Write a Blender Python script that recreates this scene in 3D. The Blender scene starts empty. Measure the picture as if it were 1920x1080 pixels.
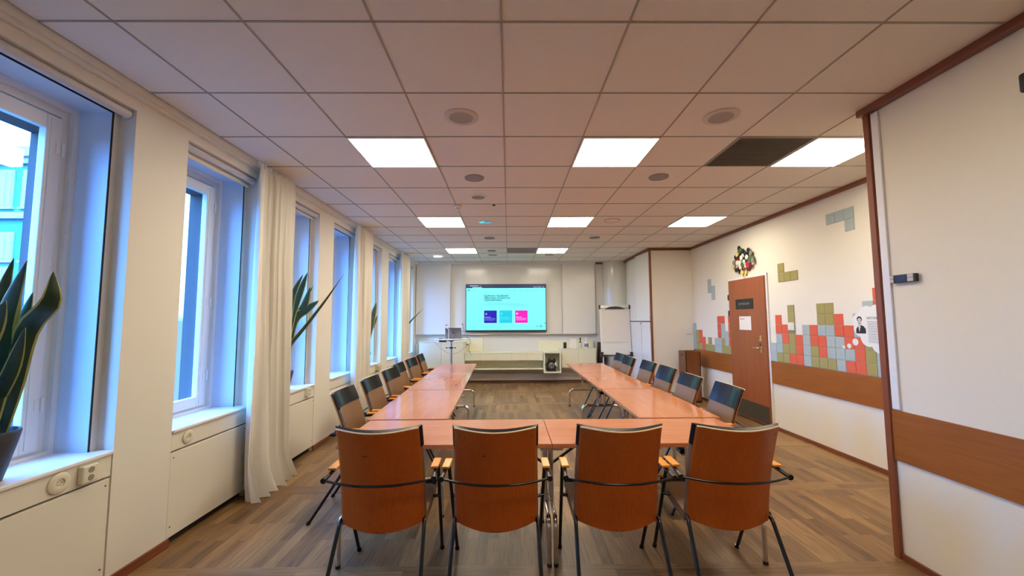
import bpy, bmesh, math, random
from mathutils import Vector, Matrix
random.seed(7)
S = bpy.context.scene
PI = math.pi

# ------------------------------------------------------------ camera, world, exposure
CEIL = 2.85
cam_d = bpy.data.cameras.new('camera'); cam = bpy.data.objects.new('camera', cam_d)
S.collection.objects.link(cam); S.camera = cam
cam_d.sensor_width = 36; cam_d.lens = 767.24 / 1920 * 36; cam_d.clip_start = 0.05; cam_d.clip_end = 200
yaw, pitch, roll = -.00894, .07821, -.00442
F = Vector((-math.sin(yaw) * math.cos(pitch), math.cos(yaw) * math.cos(pitch), math.sin(pitch)))
r0 = Vector((math.cos(yaw), math.sin(yaw), 0)); u0 = r0.cross(F)
rr = math.cos(roll) * r0 + math.sin(roll) * u0; uu = -math.sin(roll) * r0 + math.cos(roll) * u0
m = Matrix((rr, uu, -F)).transposed().to_4x4(); m.translation = (0, 0, 1.46); cam.matrix_world = m

W = bpy.data.worlds.new('sky'); S.world = W; W.use_nodes = True
nt = W.node_tree; bg = nt.nodes['Background']            # blue evening sky above, dim street below the horizon
gc = nt.nodes.new('ShaderNodeTexCoord'); sx = nt.nodes.new('ShaderNodeSeparateXYZ'); rp = nt.nodes.new('ShaderNodeValToRGB')
nt.links.new(gc.outputs['Generated'], sx.inputs[0]); nt.links.new(sx.outputs['Z'], rp.inputs['Fac']); nt.links.new(rp.outputs[0], bg.inputs[0])
rp.color_ramp.elements[0].position = .0; rp.color_ramp.elements[0].color = (.012, .025, .05, 1)
rp.color_ramp.elements[1].position = .06; rp.color_ramp.elements[1].color = (.115, .385, 1.0, 1)
bg.inputs[1].default_value = 30.0
PANEL = 23.0                       # brightness of the lit ceiling panels
S.view_settings.view_transform = 'Standard'; S.view_settings.look = 'None'
S.view_settings.gamma = 1; S.view_settings.use_curve_mapping = False
S.view_settings.exposure = 0.14
S.cycles.use_denoising = True
S.cycles.max_bounces = 10; S.cycles.diffuse_bounces = 6; S.cycles.glossy_bounces = 4
S.cycles.transmission_bounces = 6; S.cycles.transparent_max_bounces = 8
S.cycles.sample_clamp_indirect = 4; S.cycles.caustics_reflective = False; S.cycles.caustics_refractive = False

# ------------------------------------------------------------ helpers
def link(o): S.collection.objects.link(o); return o

def box(bm, x0, x1, y0, y1, z0, z1, mi=0, M=None):
    vs = [bm.verts.new(Vector(p) if M is None else M @ Vector(p)) for p in
          [(x0, y0, z0), (x1, y0, z0), (x1, y1, z0), (x0, y1, z0), (x0, y0, z1), (x1, y0, z1), (x1, y1, z1), (x0, y1, z1)]]
    for f in ((3, 2, 1, 0), (4, 5, 6, 7), (0, 1, 5, 4), (1, 2, 6, 5), (2, 3, 7, 6), (3, 0, 4, 7)):
        bm.faces.new([vs[i] for i in f]).material_index = mi

def rbox(bm, x0, x1, y0, y1, z0, z1, b=.004, mi=0, M=None, seg=2):
    t = bmesh.new(); box(t, x0, x1, y0, y1, z0, z1)
    bmesh.ops.bevel(t, geom=t.edges[:], offset=b, segments=seg, affect='EDGES', profile=.5)
    merge(bm, t, mi, M)

def merge(bm, t, mi=0, M=None):
    mp = {}
    for v in t.verts: mp[v] = bm.verts.new(v.co if M is None else M @ v.co)
    for f in t.faces:
        try: g = bm.faces.new([mp[v] for v in f.verts]); g.material_index = mi; g.smooth = f.smooth
        except ValueError: pass
    t.free()

def tube(bm, pts, r, seg=10, mi=0, cap=True):
    pts = [Vector(p) for p in pts]; n = len(pts)
    rs = r if isinstance(r, (list, tuple)) else [r] * n
    tan = [(pts[min(i + 1, n - 1)] - pts[max(i - 1, 0)]).normalized() for i in range(n)]
    a = Vector((0, 0, 1)) if abs(tan[0].z) < .9 else Vector((1, 0, 0))
    nrm = (a - tan[0] * a.dot(tan[0])).normalized(); rings = []
    for i in range(n):
        nrm = (nrm - tan[i] * nrm.dot(tan[i])).normalized(); b = tan[i].cross(nrm)
        rings.append([bm.verts.new(pts[i] + rs[i] * (math.cos(2 * PI * k / seg) * nrm + math.sin(2 * PI * k / seg) * b)) for k in range(seg)])
    for i in range(n - 1):
        for k in range(seg):
            f = bm.faces.new((rings[i][k], rings[i][(k + 1) % seg], rings[i + 1][(k + 1) % seg], rings[i + 1][k])); f.smooth = True; f.material_index = mi
    if cap:
        bm.faces.new(rings[0][::-1]).material_index = mi; bm.faces.new(rings[-1]).material_index = mi

def bend(pts, rad=.04, k=5):
    """round the corners of a polyline"""
    pts = [Vector(p) for p in pts]; out = [pts[0]]
    for i in range(1, len(pts) - 1):
        a, b, c = pts[i - 1], pts[i], pts[i + 1]
        p, q = b + (a - b).normalized() * rad, b + (c - b).normalized() * rad
        for j in range(k + 1):
            t = j / k; out.append(p * (1 - t) ** 2 + b * 2 * t * (1 - t) + q * t * t)
    out.append(pts[-1]); return out

def lathe(bm, prof, seg=24, mi=0, M=None):
    rings = []
    for r, z in prof:
        ring = [Vector((max(r, 1e-4) * math.cos(2 * PI * k / seg), max(r, 1e-4) * math.sin(2 * PI * k / seg), z)) for k in range(seg)]
        rings.append([bm.verts.new(v if M is None else M @ v) for v in ring])
    for i in range(len(rings) - 1):
        for k in range(seg):
            f = bm.faces.new((rings[i][k], rings[i][(k + 1) % seg], rings[i + 1][(k + 1) % seg], rings[i + 1][k])); f.smooth = True; f.material_index = mi
    bm.faces.new(rings[0][::-1]).material_index = mi; bm.faces.new(rings[-1]).material_index = mi

def prism(bm, pts, d, M=None, mi=0):
    """polygon in local xy, extruded from z=0 to z=d"""
    T = (lambda v: v) if M is None else (lambda v: M @ v)
    a = [bm.verts.new(T(Vector((x, y, 0)))) for x, y in pts]; b = [bm.verts.new(T(Vector((x, y, d)))) for x, y in pts]
    n = len(pts); bm.faces.new(a[::-1]).material_index = mi; bm.faces.new(b).material_index = mi
    for i in range(n): bm.faces.new((a[i], a[(i + 1) % n], b[(i + 1) % n], b[i])).material_index = mi

def surf(bm, fn, nu, nv, th=0, mi=0):
    """sheet from fn(u,v) -> (point, normal); closed slab when th > 0"""
    def lay(off):
        return [[bm.verts.new(fn(i / nu, j / nv)[0] + fn(i / nu, j / nv)[1] * off) for j in range(nv + 1)] for i in range(nu + 1)]
    A = lay(0)
    def fc(vs): f = bm.faces.new(vs); f.smooth = True; f.material_index = mi
    for i in range(nu):
        for j in range(nv): fc((A[i][j], A[i + 1][j], A[i + 1][j + 1], A[i][j + 1]))
    if th:
        B = lay(th)
        for i in range(nu):
            for j in range(nv): fc((B[i][j + 1], B[i + 1][j + 1], B[i + 1][j], B[i][j]))
        for i in range(nu):
            fc((B[i][0], B[i + 1][0], A[i + 1][0], A[i][0])); fc((A[i][nv], A[i + 1][nv], B[i + 1][nv], B[i][nv]))
        for j in range(nv):
            fc((A[0][j], A[0][j + 1], B[0][j + 1], B[0][j])); fc((B[nu][j], B[nu][j + 1], A[nu][j + 1], A[nu][j]))

def ob(name, bm, mats, parent=None, loc=None, rotz=0, auto=True):
    bmesh.ops.recalc_face_normals(bm, faces=bm.faces[:])
    if auto:
        for e in bm.edges:
            if len(e.link_faces) == 2 and e.calc_face_angle(0) > .87: e.smooth = False
    me = bpy.data.meshes.new(name); bm.to_mesh(me); bm.free()
    for mm in (mats if isinstance(mats, (list, tuple)) else [mats]): me.materials.append(mm)

    o = link(bpy.data.objects.new(name, me))
    if parent is not None: o.parent = parent
    if loc: o.location = loc
    if rotz: o.rotation_euler[2] = rotz
    return o

def tag(o, label, cat, group=None, kind=None):
    o['label'] = label; o['category'] = cat
    if group: o['group'] = group
    if kind: o['kind'] = kind
    return o

def thing(name, label, cat, loc=(0, 0, 0), rotz=0, group=None):
    o = link(bpy.data.objects.new(name, None)); o.location = loc; o.rotation_euler = (0, 0, rotz); o.empty_display_size = .1
    return tag(o, label, cat, group)

def struct(name, bm, mats, parent=None, label=None):
    o = ob(name, bm, mats, parent)
    if parent is None: o['kind'] = 'structure'
    if label: o['label'] = label
    return o

def dup(root, loc, rotz, label, group=None):
    r = root.copy(); link(r); r.location = loc; r.rotation_euler = (0, 0, rotz); r['label'] = label
    if group: r['group'] = group
    for ch in list(root.children):
        c = ch.copy(); link(c); c.parent = r
        for g in list(ch.children):
            d = g.copy(); link(d); d.parent = c
    return r

def text(bm, s, size, M, mi=0, depth=.0006, align='LEFT', bold=0.0):
    c = bpy.data.curves.new('t', 'FONT'); c.body = s; c.size = size; c.extrude = depth; c.align_x = align; c.align_y = 'CENTER'; c.offset = bold; c.resolution_u = 2
    o = link(bpy.data.objects.new('t', c)); bpy.context.view_layer.update()
    me = bpy.data.meshes.new_from_object(o.evaluated_get(bpy.context.evaluated_depsgraph_get()))
    t = bmesh.new(); t.from_mesh(me); merge(bm, t, mi, M)
    bpy.data.objects.remove(o); bpy.data.curves.remove(c); bpy.data.meshes.remove(me)

# ------------------------------------------------------------ materials
def mat(name, col, rough=.5, metal=0, bump=0, bscale=200, coat=0, spec=None, emit=None, estr=0, var=0, vscale=3, trans=0, sss=0, bstretch=(1, 1, 1)):
    m = bpy.data.materials.new(name); m.use_nodes = True; nt = m.node_tree; b = nt.nodes['Principled BSDF']
    b.inputs['Base Color'].default_value = (*col, 1); b.inputs['Roughness'].default_value = rough; b.inputs['Metallic'].default_value = metal
    if coat: b.inputs['Coat Weight'].default_value = coat; b.inputs['Coat Roughness'].default_value = .08
    if spec is not None: b.inputs['Specular IOR Level'].default_value = spec
    if emit: b.inputs['Emission Color'].default_value = (*emit, 1); b.inputs['Emission Strength'].default_value = estr
    if trans: b.inputs['Transmission Weight'].default_value = trans
    tc = nt.nodes.new('ShaderNodeTexCoord'); mp = nt.nodes.new('ShaderNodeMapping'); mp.inputs['Scale'].default_value = bstretch
    nt.links.new(tc.outputs['Object'], mp.inputs['Vector'])
    if bump:
        n = nt.nodes.new('ShaderNodeTexNoise'); n.inputs['Scale'].default_value = bscale; n.inputs['Detail'].default_value = 3
        k = nt.nodes.new('ShaderNodeBump'); k.inputs['Strength'].default_value = bump; k.inputs['Distance'].default_value = .002
        nt.links.new(mp.outputs[0], n.inputs['Vector']); nt.links.new(n.outputs['Fac'], k.inputs['Height']); nt.links.new(k.outputs[0], b.inputs['Normal'])
    if var:
        n = nt.nodes.new('ShaderNodeTexNoise'); n.inputs['Scale'].default_value = vscale; n.inputs['Detail'].default_value = 4
        mx = nt.nodes.new('ShaderNodeMix'); mx.data_type = 'RGBA'
        mx.inputs[6].default_value = (*[c * (1 - var) for c in col], 1); mx.inputs[7].default_value = (*[min(1, c * (1 + var)) for c in col], 1)
        nt.links.new(mp.outputs[0], n.inputs['Vector']); nt.links.new(n.outputs['Fac'], mx.inputs[0]); nt.links.new(mx.outputs[2], b.inputs['Base Color'])
    return m

def wood(name, c1, c2, rough=.3, axis=0, coat=0, scale=1.0, fig=.35):
    """fine straight grain along an axis plus broad figure"""
    m = bpy.data.materials.new(name); m.use_nodes = True; nt = m.node_tree; b = nt.nodes['Principled BSDF']
    tc = nt.nodes.new('ShaderNodeTexCoord'); mp = nt.nodes.new('ShaderNodeMapping')
    s = [30 * scale] * 3; s[axis] = 1.2 * scale; mp.inputs['Scale'].default_value = s
    nt.links.new(tc.outputs['Object'], mp.inputs['Vector'])
    n = nt.nodes.new('ShaderNodeTexNoise'); n.inputs['Scale'].default_value = 2.5; n.inputs['Detail'].default_value = 5; n.inputs['Distortion'].default_value = .4
    nt.links.new(mp.outputs[0], n.inputs['Vector'])
    mp2 = nt.nodes.new('ShaderNodeMapping'); s2 = [4 * scale] * 3; s2[axis] = .8 * scale; mp2.inputs['Scale'].default_value = s2
    nt.links.new(tc.outputs['Object'], mp2.inputs['Vector'])
    n2 = nt.nodes.new('ShaderNodeTexNoise'); n2.inputs['Scale'].default_value = 1.5; n2.inputs['Detail'].default_value = 2
    nt.links.new(mp2.outputs[0], n2.inputs['Vector'])
    ad = nt.nodes.new('ShaderNodeMix'); ad.data_type = 'FLOAT'; ad.inputs[0].default_value = fig
    nt.links.new(n.outputs['Fac'], ad.inputs[2]); nt.links.new(n2.outputs['Fac'], ad.inputs[3])
    cr = nt.nodes.new('ShaderNodeValToRGB'); cr.color_ramp.elements[0].position = .32; cr.color_ramp.elements[1].position = .68
    cr.color_ramp.elements[0].color = (*c1, 1); cr.color_ramp.elements[1].color = (*c2, 1)
    nt.links.new(ad.outputs[0], cr.inputs['Fac']); nt.links.new(cr.outputs[0], b.inputs['Base Color'])
    b.inputs['Roughness'].default_value = rough
    if coat: b.inputs['Coat Weight'].default_value = coat; b.inputs['Coat Roughness'].default_value = .06
    return m

def floor_mat():
    m = bpy.data.materials.new('oak_parquet'); m.use_nodes = True; nt = m.node_tree; L = nt.links.new; N = nt.nodes.new
    b = nt.nodes['Principled BSDF']; tc = N('ShaderNodeTexCoord'); sp = N('ShaderNodeSeparateXYZ'); L(tc.outputs['Object'], sp.inputs[0])
    def math_(op, a, v=None, w=None):
        n = N('ShaderNodeMath'); n.operation = op
        for i, q in enumerate((a, v, w)):
            if q is None: continue
            if isinstance(q, (int, float)): n.inputs[i].default_value = q
            else: L(q, n.inputs[i])
        return n.outputs[0]
    x, y = sp.outputs['X'], sp.outputs['Y']
    t = math_('FRACT', math_('DIVIDE', math_('ADD', y, 12 - 2.40), 1.2))
    band = math_('LESS_THAN', t, .135 / 1.2 * 1.25)
    def brick(vx, vy, seed):
        cb = N('ShaderNodeCombineXYZ'); L(vx, cb.inputs[0]); L(vy, cb.inputs[1]); cb.inputs[2].default_value = 0
        br = N('ShaderNodeTexBrick'); L(cb.outputs[0], br.inputs['Vector']); br.offset = .37; br.squash = 1
        br.inputs['Scale'].default_value = 1; br.inputs['Brick Width'].default_value = .62; br.inputs['Row Height'].default_value = .07
        br.inputs['Mortar Size'].default_value = .0006; br.inputs['Mortar Smooth'].default_value = .4
        br.inputs['Color1'].default_value = (0, 0, 0, 1); br.inputs['Color2'].default_value = (1, 1, 1, 1); br.inputs['Mortar'].default_value = (.3, .3, .3, 1)
        g = N('ShaderNodeMapping'); g.inputs['Scale'].default_value = (2.2, 34, 1); L(cb.outputs[0], g.inputs[0])
        # a different piece of grain on every plank
        ad = N('ShaderNodeVectorMath'); ad.operation = 'ADD'; sc = N('ShaderNodeVectorMath'); sc.operation = 'SCALE'; sc.inputs['Scale'].default_value = 37
        L(br.outputs['Color'], sc.inputs[0]); L(g.outputs[0], ad.inputs[0]); L(sc.outputs[0], ad.inputs[1])
        no = N('ShaderNodeTexNoise'); no.inputs['Scale'].default_value = 1.6; no.inputs['Detail'].default_value = 6; no.inputs['Distortion'].default_value = 1.2
        L(ad.outputs[0], no.inputs['Vector'])
        return br, no
    b1, n1 = brick(y, x, 0); b2, n2 = brick(x, y, 1)
    def mixf(a, c):
        mx = N('ShaderNodeMix'); mx.data_type = 'FLOAT'; L(band, mx.inputs[0]); L(a, mx.inputs[2]); L(c, mx.inputs[3]); return mx.outputs[0]
    tone = mixf(b1.outputs['Color'], b2.outputs['Color']); grain = mixf(n1.outputs['Fac'], n2.outputs['Fac']); mort = mixf(b1.outputs['Fac'], b2.outputs['Fac'])
    big = N('ShaderNodeTexNoise'); big.inputs['Scale'].default_value = .9; big.inputs['Detail'].default_value = 2; L(tc.outputs['Object'], big.inputs['Vector'])
    f = math_('ADD', math_('ADD', math_('MULTIPLY', tone, .32), math_('MULTIPLY', grain, .78)), math_('MULTIPLY', big.outputs['Fac'], .35))
    cr = N('ShaderNodeValToRGB'); e = cr.color_ramp.elements; e[0].position = .42; e[1].position = 1.2 if False else 1.0
    e[0].color = (.085, .042, .014, 1); e[1].color = (.37, .215, .082, 1)
    k = e.new(.66); k.color = (.190, .104, .040, 1)
    L(f, cr.inputs['Fac'])
    mm = N('ShaderNodeMix'); mm.data_type = 'RGBA'; L(mort, mm.inputs[0]); L(cr.outputs[0], mm.inputs[6]); mm.inputs[7].default_value = (.07, .045, .028, 1)
    L(mm.outputs[2], b.inputs['Base Color'])
    rg = math_('ADD', math_('MULTIPLY', grain, .2), .30); L(rg, b.inputs['Roughness'])
    bp = N('ShaderNodeBump'); bp.inputs['Strength'].default_value = .12; bp.inputs['Distance'].default_value = .003; L(grain, bp.inputs['Height']); L(bp.outputs[0], b.inputs['Normal'])
    return m

M_wall = mat('painted_wall', (.80, .775, .69), .75, bump=.25, bscale=260, bstretch=(1, 1, .35))
M_wallR = mat('woven_white_wall', (.81, .775, .67), .8, bump=.35, bscale=220, bstretch=(1, .35, 1))
M_wallN = mat('warm_white_wall', (.82, .765, .61), .8, bump=.35, bscale=220, bstretch=(1, .35, 1))
M_panelw = mat('cream_panel', (.79, .76, .66), .5, bump=.08, bscale=150)
M_frame = mat('white_gloss_paint', (.84, .85, .84), .3)
M_skytint = mat('white_with_painted_skylight', (.60, .76, .95), .4)  # blue skylight on the white window reveals, put into the base colour
M_sill = mat('white_sill', (.86, .87, .87), .22)
M_ceil = mat('ceiling_tile', (.83, .80, .74), .9, bump=.4, bscale=420, var=.03, vscale=90)
M_grid = mat('ceiling_grid_bar', (.36, .33, .30), .5)
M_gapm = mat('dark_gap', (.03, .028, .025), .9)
M_trim = wood('cherry_trim', (.16, .042, .018), (.24, .070, .028), .35, 1)
M_trimx = wood('cherry_trim_across', (.16, .042, .018), (.24, .070, .028), .35, 0)
M_band = wood('cherry_band', (.27, .080, .012), (.37, .120, .018), .38, 1)
M_door = wood('cherry_door', (.27, .070, .022), (.36, .110, .034), .34, 2)
M_table = wood('cherry_tabletop', (.46, .150, .058), (.62, .240, .100), .12, 0, scale=.8, fig=.5)
M_chairply = wood('stained_plywood', (.41, .078, .008), (.51, .112, .011), .34, 2, scale=1.6)
M_edge = mat('pale_ply_edge', (.80, .60, .38), .4)
M_arm = wood('beech_arm', (.74, .24, .020), (.90, .34, .035), .25, 1)
M_blackm = mat('black_enamel', (.006, .007, .010), .22)
M_chrome = mat('chrome', (.72, .68, .62), .12, 1)
M_leather = mat('tan_leather', (.215, .110, .048), .5, bump=.3, bscale=300, var=.12, vscale=6)
M_blackl = mat('black_leather', (.010, .011, .014), .24, spec=.3, bump=.12, bscale=120)
M_black = mat('black_plastic', (.012, .012, .013), .4)
M_dgrey = mat('dark_grey_plastic', (.05, .05, .055), .45)
M_grille = mat('dark_vent_grille', (.105, .085, .070), .8)
M_ggrille = mat('grey_vent_grille', (.36, .34, .35), .8)
M_floor = floor_mat()
M_wb = mat('whiteboard', (.80, .80, .765), .16)
M_white = mat('white_plastic', (.82, .81, .77), .35)
M_cream = mat('cream_plastic', (.76, .72, .58), .4)
M_cab = mat('cream_cabinet', (.80, .785, .60), .45)
M_alu = mat('aluminium', (.60, .60, .60), .3, 1)
M_curtain = mat('white_linen', (.83, .81, .74), .9, bump=.5, bscale=500, bstretch=(1, 1, .3))
M_brass = mat('brass', (.80, .56, .24), .22, 1)
M_felt = {'B': mat('blue_grey_felt', (.40, .48, .48), .95, bump=.4, bscale=400), 'O': mat('olive_felt', (.36, .32, .115), .95, bump=.4, bscale=400),
          'R': mat('coral_felt', (.68, .125, .065), .95, bump=.4, bscale=400)}
M_paper = mat('paper', (.84, .82, .76), .85)
M_seam = mat('panel_seam', (.42, .40, .34), .7)
M_fabric = mat('blind_fabric', (.74, .70, .58), .85)
M_tubem = mat('blind_tube', (.62, .61, .63), .45)
M_light = mat('lit_diffuser', (.9, .9, .9), .5, emit=(1.0, .88, .68), estr=PANEL)
M_bulb = mat('lit_halogen', (.9, .9, .9), .5, emit=(1, .93, .8), estr=12)
M_leaf = mat('leaf_green', (.018, .050, .024), .45, var=.5, vscale=25)
M_leafe = mat('leaf_yellow_margin', (.42, .42, .12), .45)
M_pot = mat('charcoal_pot', (.035, .036, .045), .6)
M_soil = mat('soil', (.03, .02, .015), .95)
def glassm():
    m = bpy.data.materials.new('window_glass'); m.use_nodes = True; nt = m.node_tree; nt.nodes.clear()
    o = nt.nodes.new('ShaderNodeOutputMaterial'); a = nt.nodes.new('ShaderNodeBsdfTransparent'); g = nt.nodes.new('ShaderNodeBsdfGlossy'); x = nt.nodes.new('ShaderNodeMixShader')
    lw = nt.nodes.new('ShaderNodeLayerWeight'); lw.inputs[0].default_value = .5
    p5 = nt.nodes.new('ShaderNodeMath'); p5.operation = 'POWER'; p5.inputs[1].default_value = 5; nt.links.new(lw.outputs['Facing'], p5.inputs[0])
    fr = nt.nodes.new('ShaderNodeMath'); fr.operation = 'MULTIPLY_ADD'; fr.inputs[1].default_value = .35; fr.inputs[2].default_value = .03; nt.links.new(p5.outputs[0], fr.inputs[0]); a.inputs[0].default_value = (.93, .97, 1, 1); g.inputs['Roughness'].default_value = .02
    nt.links.new(fr.outputs[0], x.inputs[0]); nt.links.new(a.outputs[0], x.inputs[1]); nt.links.new(g.outputs[0], x.inputs[2]); nt.links.new(x.outputs[0], o.inputs[0]); return m
M_glass = glassm()
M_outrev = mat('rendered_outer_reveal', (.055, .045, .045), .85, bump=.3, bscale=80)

# ------------------------------------------------------------ setting: floor, ceiling
Y0, YB = -2.4, 9.85                       # wall behind the camera, wall with the screen
XL, XR, XN, YN, XC, YC = -2.22, 3.56, 2.40, 2.60, 2.75, 7.87
b = bmesh.new(); box(b, -2.56, XR + .1, Y0, YB + .1, -.1, 0); struct('floor', b, M_floor)
b = bmesh.new(); box(b, -2.17, XR + .1, Y0, YB + .1, CEIL, CEIL + .06); box(b, -2.4, -2.1, Y0, YB + .1, CEIL + .06, CEIL + .1); CE = struct('ceiling', b, M_ceil)
GX, GY = -.028, 1.809
b = bmesh.new()
for c in range(-3, 7):
    x = GX + .6 * c
    if x < XR: box(b, x - .0048, x + .0048, Y0, YB, CEIL - .004, CEIL + .001)
for r in range(-6, 14):
    y = GY + .6 * r
    if Y0 < y < YB: box(b, -2.17, XR, y - .0048, y + .0048, CEIL - .004, CEIL + .001)
struct('ceiling_grid', b, M_grid, CE, 'grey metal grid between the tiles')
b = bmesh.new(); box(b, -2.17, 3.6, Y0 - .1, Y0, 0, CEIL); struct('wall_front', b, M_wall)

# ------------------------------------------------------------ left wall: piers every 1.195 m, windows between
PP, PW = 1.195, .40
piers = [2.38 + PP * i for i in range(-1, 7)]
ZS, ZH = .745, 2.66
b = bmesh.new()
for y in piers:
    y1 = min(y + PW, YB)
    box(b, -2.77, XL, y, y1, 0, 2.72)                     # pier
    if y + PW < YB:
        yb = min(y + PP, YB)
        box(b, -2.77, -2.33, y1, yb, 0, ZS - .02)        # breast wall under the window
        box(b, -2.77, -2.316, y1, y1 + .043, ZS - .02, 2.72)     # inner return strips
        box(b, -2.77, -2.316, yb - .043, yb, ZS - .02, 2.72)
        box(b, -2.77, -2.316, y1 + .043, yb - .043, 2.69, 2.72)   # head
box(b, -2.77, XL, Y0, YB + .1, 2.72, CEIL + .05)
box(b, -2.77, XL, Y0, piers[0], 0, 2.72)
WL = struct('wall_left', b, M_wall)
b = bmesh.new(); box(b, XL, -2.19, Y0, YB, 2.785, 2.805); box(b, XL, -2.178, Y0, YB, 2.805, 2.852)
struct('trim_1', b, M_wall, None, 'white curtain rail moulding along the left edge of the ceiling')
for i, y in enumerate(piers):
    if y > 1.5:
        b = bmesh.new(); box(b, XL, XL + .014, y - .012, min(y + PW, YB) + .012, 0, .055)
        struct('baseboard_left', b, M_trim)

NW = ['beside the nearest plant pot', 'between the nearest pier and the first curtain', 'just past the first curtain', 'just before the second curtain',
      'just past the second curtain', 'just before the third curtain', 'in the far corner by the screen wall']
k = 0; nv = -1
for y in piers:
    a, c = y + PW, y + PP
    if a > YB - .1 or c < 0: continue
    c = min(c, YB)
    k += 1
    vis = c > 1.9
    ya, yc = a + .043, c - .043
    # outer box frame with steps, then sash
    b = bmesh.new()
    X1 = -2.50
    for (x0, x1, w) in ((X1 - .03, X1, .035), (X1 - .06, X1 - .03, .075), (X1 - .075, X1 - .06, .095)):
        box(b, x0, x1, ya, ya + w, ZS, 2.69); box(b, x0, x1, yc - w, yc, ZS, 2.69)
        box(b, x0, x1, ya + w, yc - w, 2.69 - w, 2.69); box(b, x0, x1, ya + w, yc - w, ZS, ZS + w * .5)
    wf = struct('window_%d' % k, b, M_frame)
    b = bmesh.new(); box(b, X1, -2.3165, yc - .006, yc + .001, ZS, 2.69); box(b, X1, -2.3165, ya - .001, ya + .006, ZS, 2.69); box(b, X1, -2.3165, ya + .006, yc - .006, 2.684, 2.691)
    struct('sky_tinted_lining', b, M_skytint, wf)  # thin boards added to carry the painted blue skylight
    b = bmesh.new(); box(b, -2.3165, -2.3135, yc - .0065, yc + .004, ZS, 2.69); box(b, -2.3165, -2.3135, ya, yc, 2.680, 2.692)
    struct('shadow_gap_strip', b, M_gapm, wf)  # solid dark strip painted as the shade of the gap at the reveal edge
    b = bmesh.new(); g0, g1, s = ya + .08, yc - .08, .08
    zt, zb = 2.60, ZS + .03
    xs0, xs1 = X1 - .055, X1 - .012
    for q in ((g0, g0 + s, zb, zt), (g1 - s, g1, zb, zt), (g0 + s, g1 - s, zt - s, zt), (g0 + s, g1 - s, zb, zb + s)):
        rbox(b, xs0, xs1, *q, .004)
    rbox(b, xs1 - .002, xs1 + .006, g1 - .062, g1 - .052, zb + .02, zt - .02, .002)
    struct('sash', b, M_frame, wf)
    b = bmesh.new(); box(b, xs0 + .008, xs0 + .012, g0 + s - .01, g1 - s + .01, zb + s - .01, zt - s + .01); struct('glass', b, M_glass, wf)
    b = bmesh.new()
    for z in (1.02, 1.62, 2.42):
        lathe(b, [(.0001, -.04), (.008, -.038), (.008, .038), (.0001, .04)], 10, 0, Matrix.Translation((xs1 + .01, g1 + .002, z)))
        rbox(b, xs1 - .002, xs1 + .004, g1 - .03, g1 + .0, z - .03, z + .03, .002)
    struct('hinge', b, M_frame, wf)
    b = bmesh.new(); rbox(b, xs1, xs1 + .012, g0 + .02, g0 + .05, 1.40, 1.52, .004); tube(b, bend([(xs1 + .01, g0 + .035, 1.46), (xs1 + .045, g0 + .035, 1.46), (xs1 + .045, g0 + .035, 1.36)], .012), .007)
    struct('window_handle', b, M_alu, wf)
    b = bmesh.new(); rbox(b, X1 - .02, XL + .012, a + .002, c - .002, ZS - .022, ZS, .006); struct('window_sill', b, M_sill, wf)
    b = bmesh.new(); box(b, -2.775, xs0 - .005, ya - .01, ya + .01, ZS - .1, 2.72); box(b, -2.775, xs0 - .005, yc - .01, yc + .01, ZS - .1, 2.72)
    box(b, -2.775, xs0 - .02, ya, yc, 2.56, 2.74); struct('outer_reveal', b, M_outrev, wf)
    # roller blind under the header
    if vis: nv += 1
    n = nv if vis else -1
    t = thing('roller_blind', 'rolled-up window blind on its grey tube, ' + NW[n], 'blind', (-2.262, (a + c) / 2, 2.692)) if vis else thing('roller_blind', 'rolled-up window blind beside the camera, out of the picture', 'blind', (-2.262, (a + c) / 2, 2.692))
    b = bmesh.new(); L = (c - a) / 2 - .012
    tube(b, [(0, -L, 0), (0, L, 0)], .026, 16); ob('tube', b, M_tubem, t)
    for q in (-L, L - .006): b = bmesh.new(); rbox(b, -.03, .0, q, q + .006, -.03, .02, .001); ob('bracket', b, M_frame, t)
    d = [.0, .06, .05, .0, .0, .08, .0][n] if n >= 0 else 0
    if d:
        b = bmesh.new(); box(b, -.030, -.027, -L + .02, L - .02, -d + .02, .02); ob('blind_fabric', b, M_fabric, t)
        b = bmesh.new(); rbox(b, -.036, -.018, -L + .02, L - .02, -d, -d + .02, .003); ob('bottom_bar', b, M_fabric, t)
    # radiator cover
    if n >= 0:
        t = thing('radiator_cover', 'cream radiator cover panels under the window ' + NW[n], 'radiator cover', (0, 0, 0), 0)
        b = bmesh.new(); rbox(b, -2.25, XL - .003, a + .004, c - .004, .605, ZS - .024, .003); ob('upper_panel', b, M_panelw, t)
        b = bmesh.new(); rbox(b, -2.25, XL - .003, a + .006, c - .006, .052, .594, .003); ob('lower_panel', b, M_panelw, t)
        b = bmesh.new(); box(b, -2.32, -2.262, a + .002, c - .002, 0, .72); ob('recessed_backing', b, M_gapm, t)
        for yy in (a + .03, c - .03):
            for zz in (.12, .56): b = bmesh.new(); box(b, XL - .004, XL - .0015, yy - .004, yy + .004, zz - .004, zz + .004); ob('screw', b, M_gapm, t)

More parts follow.
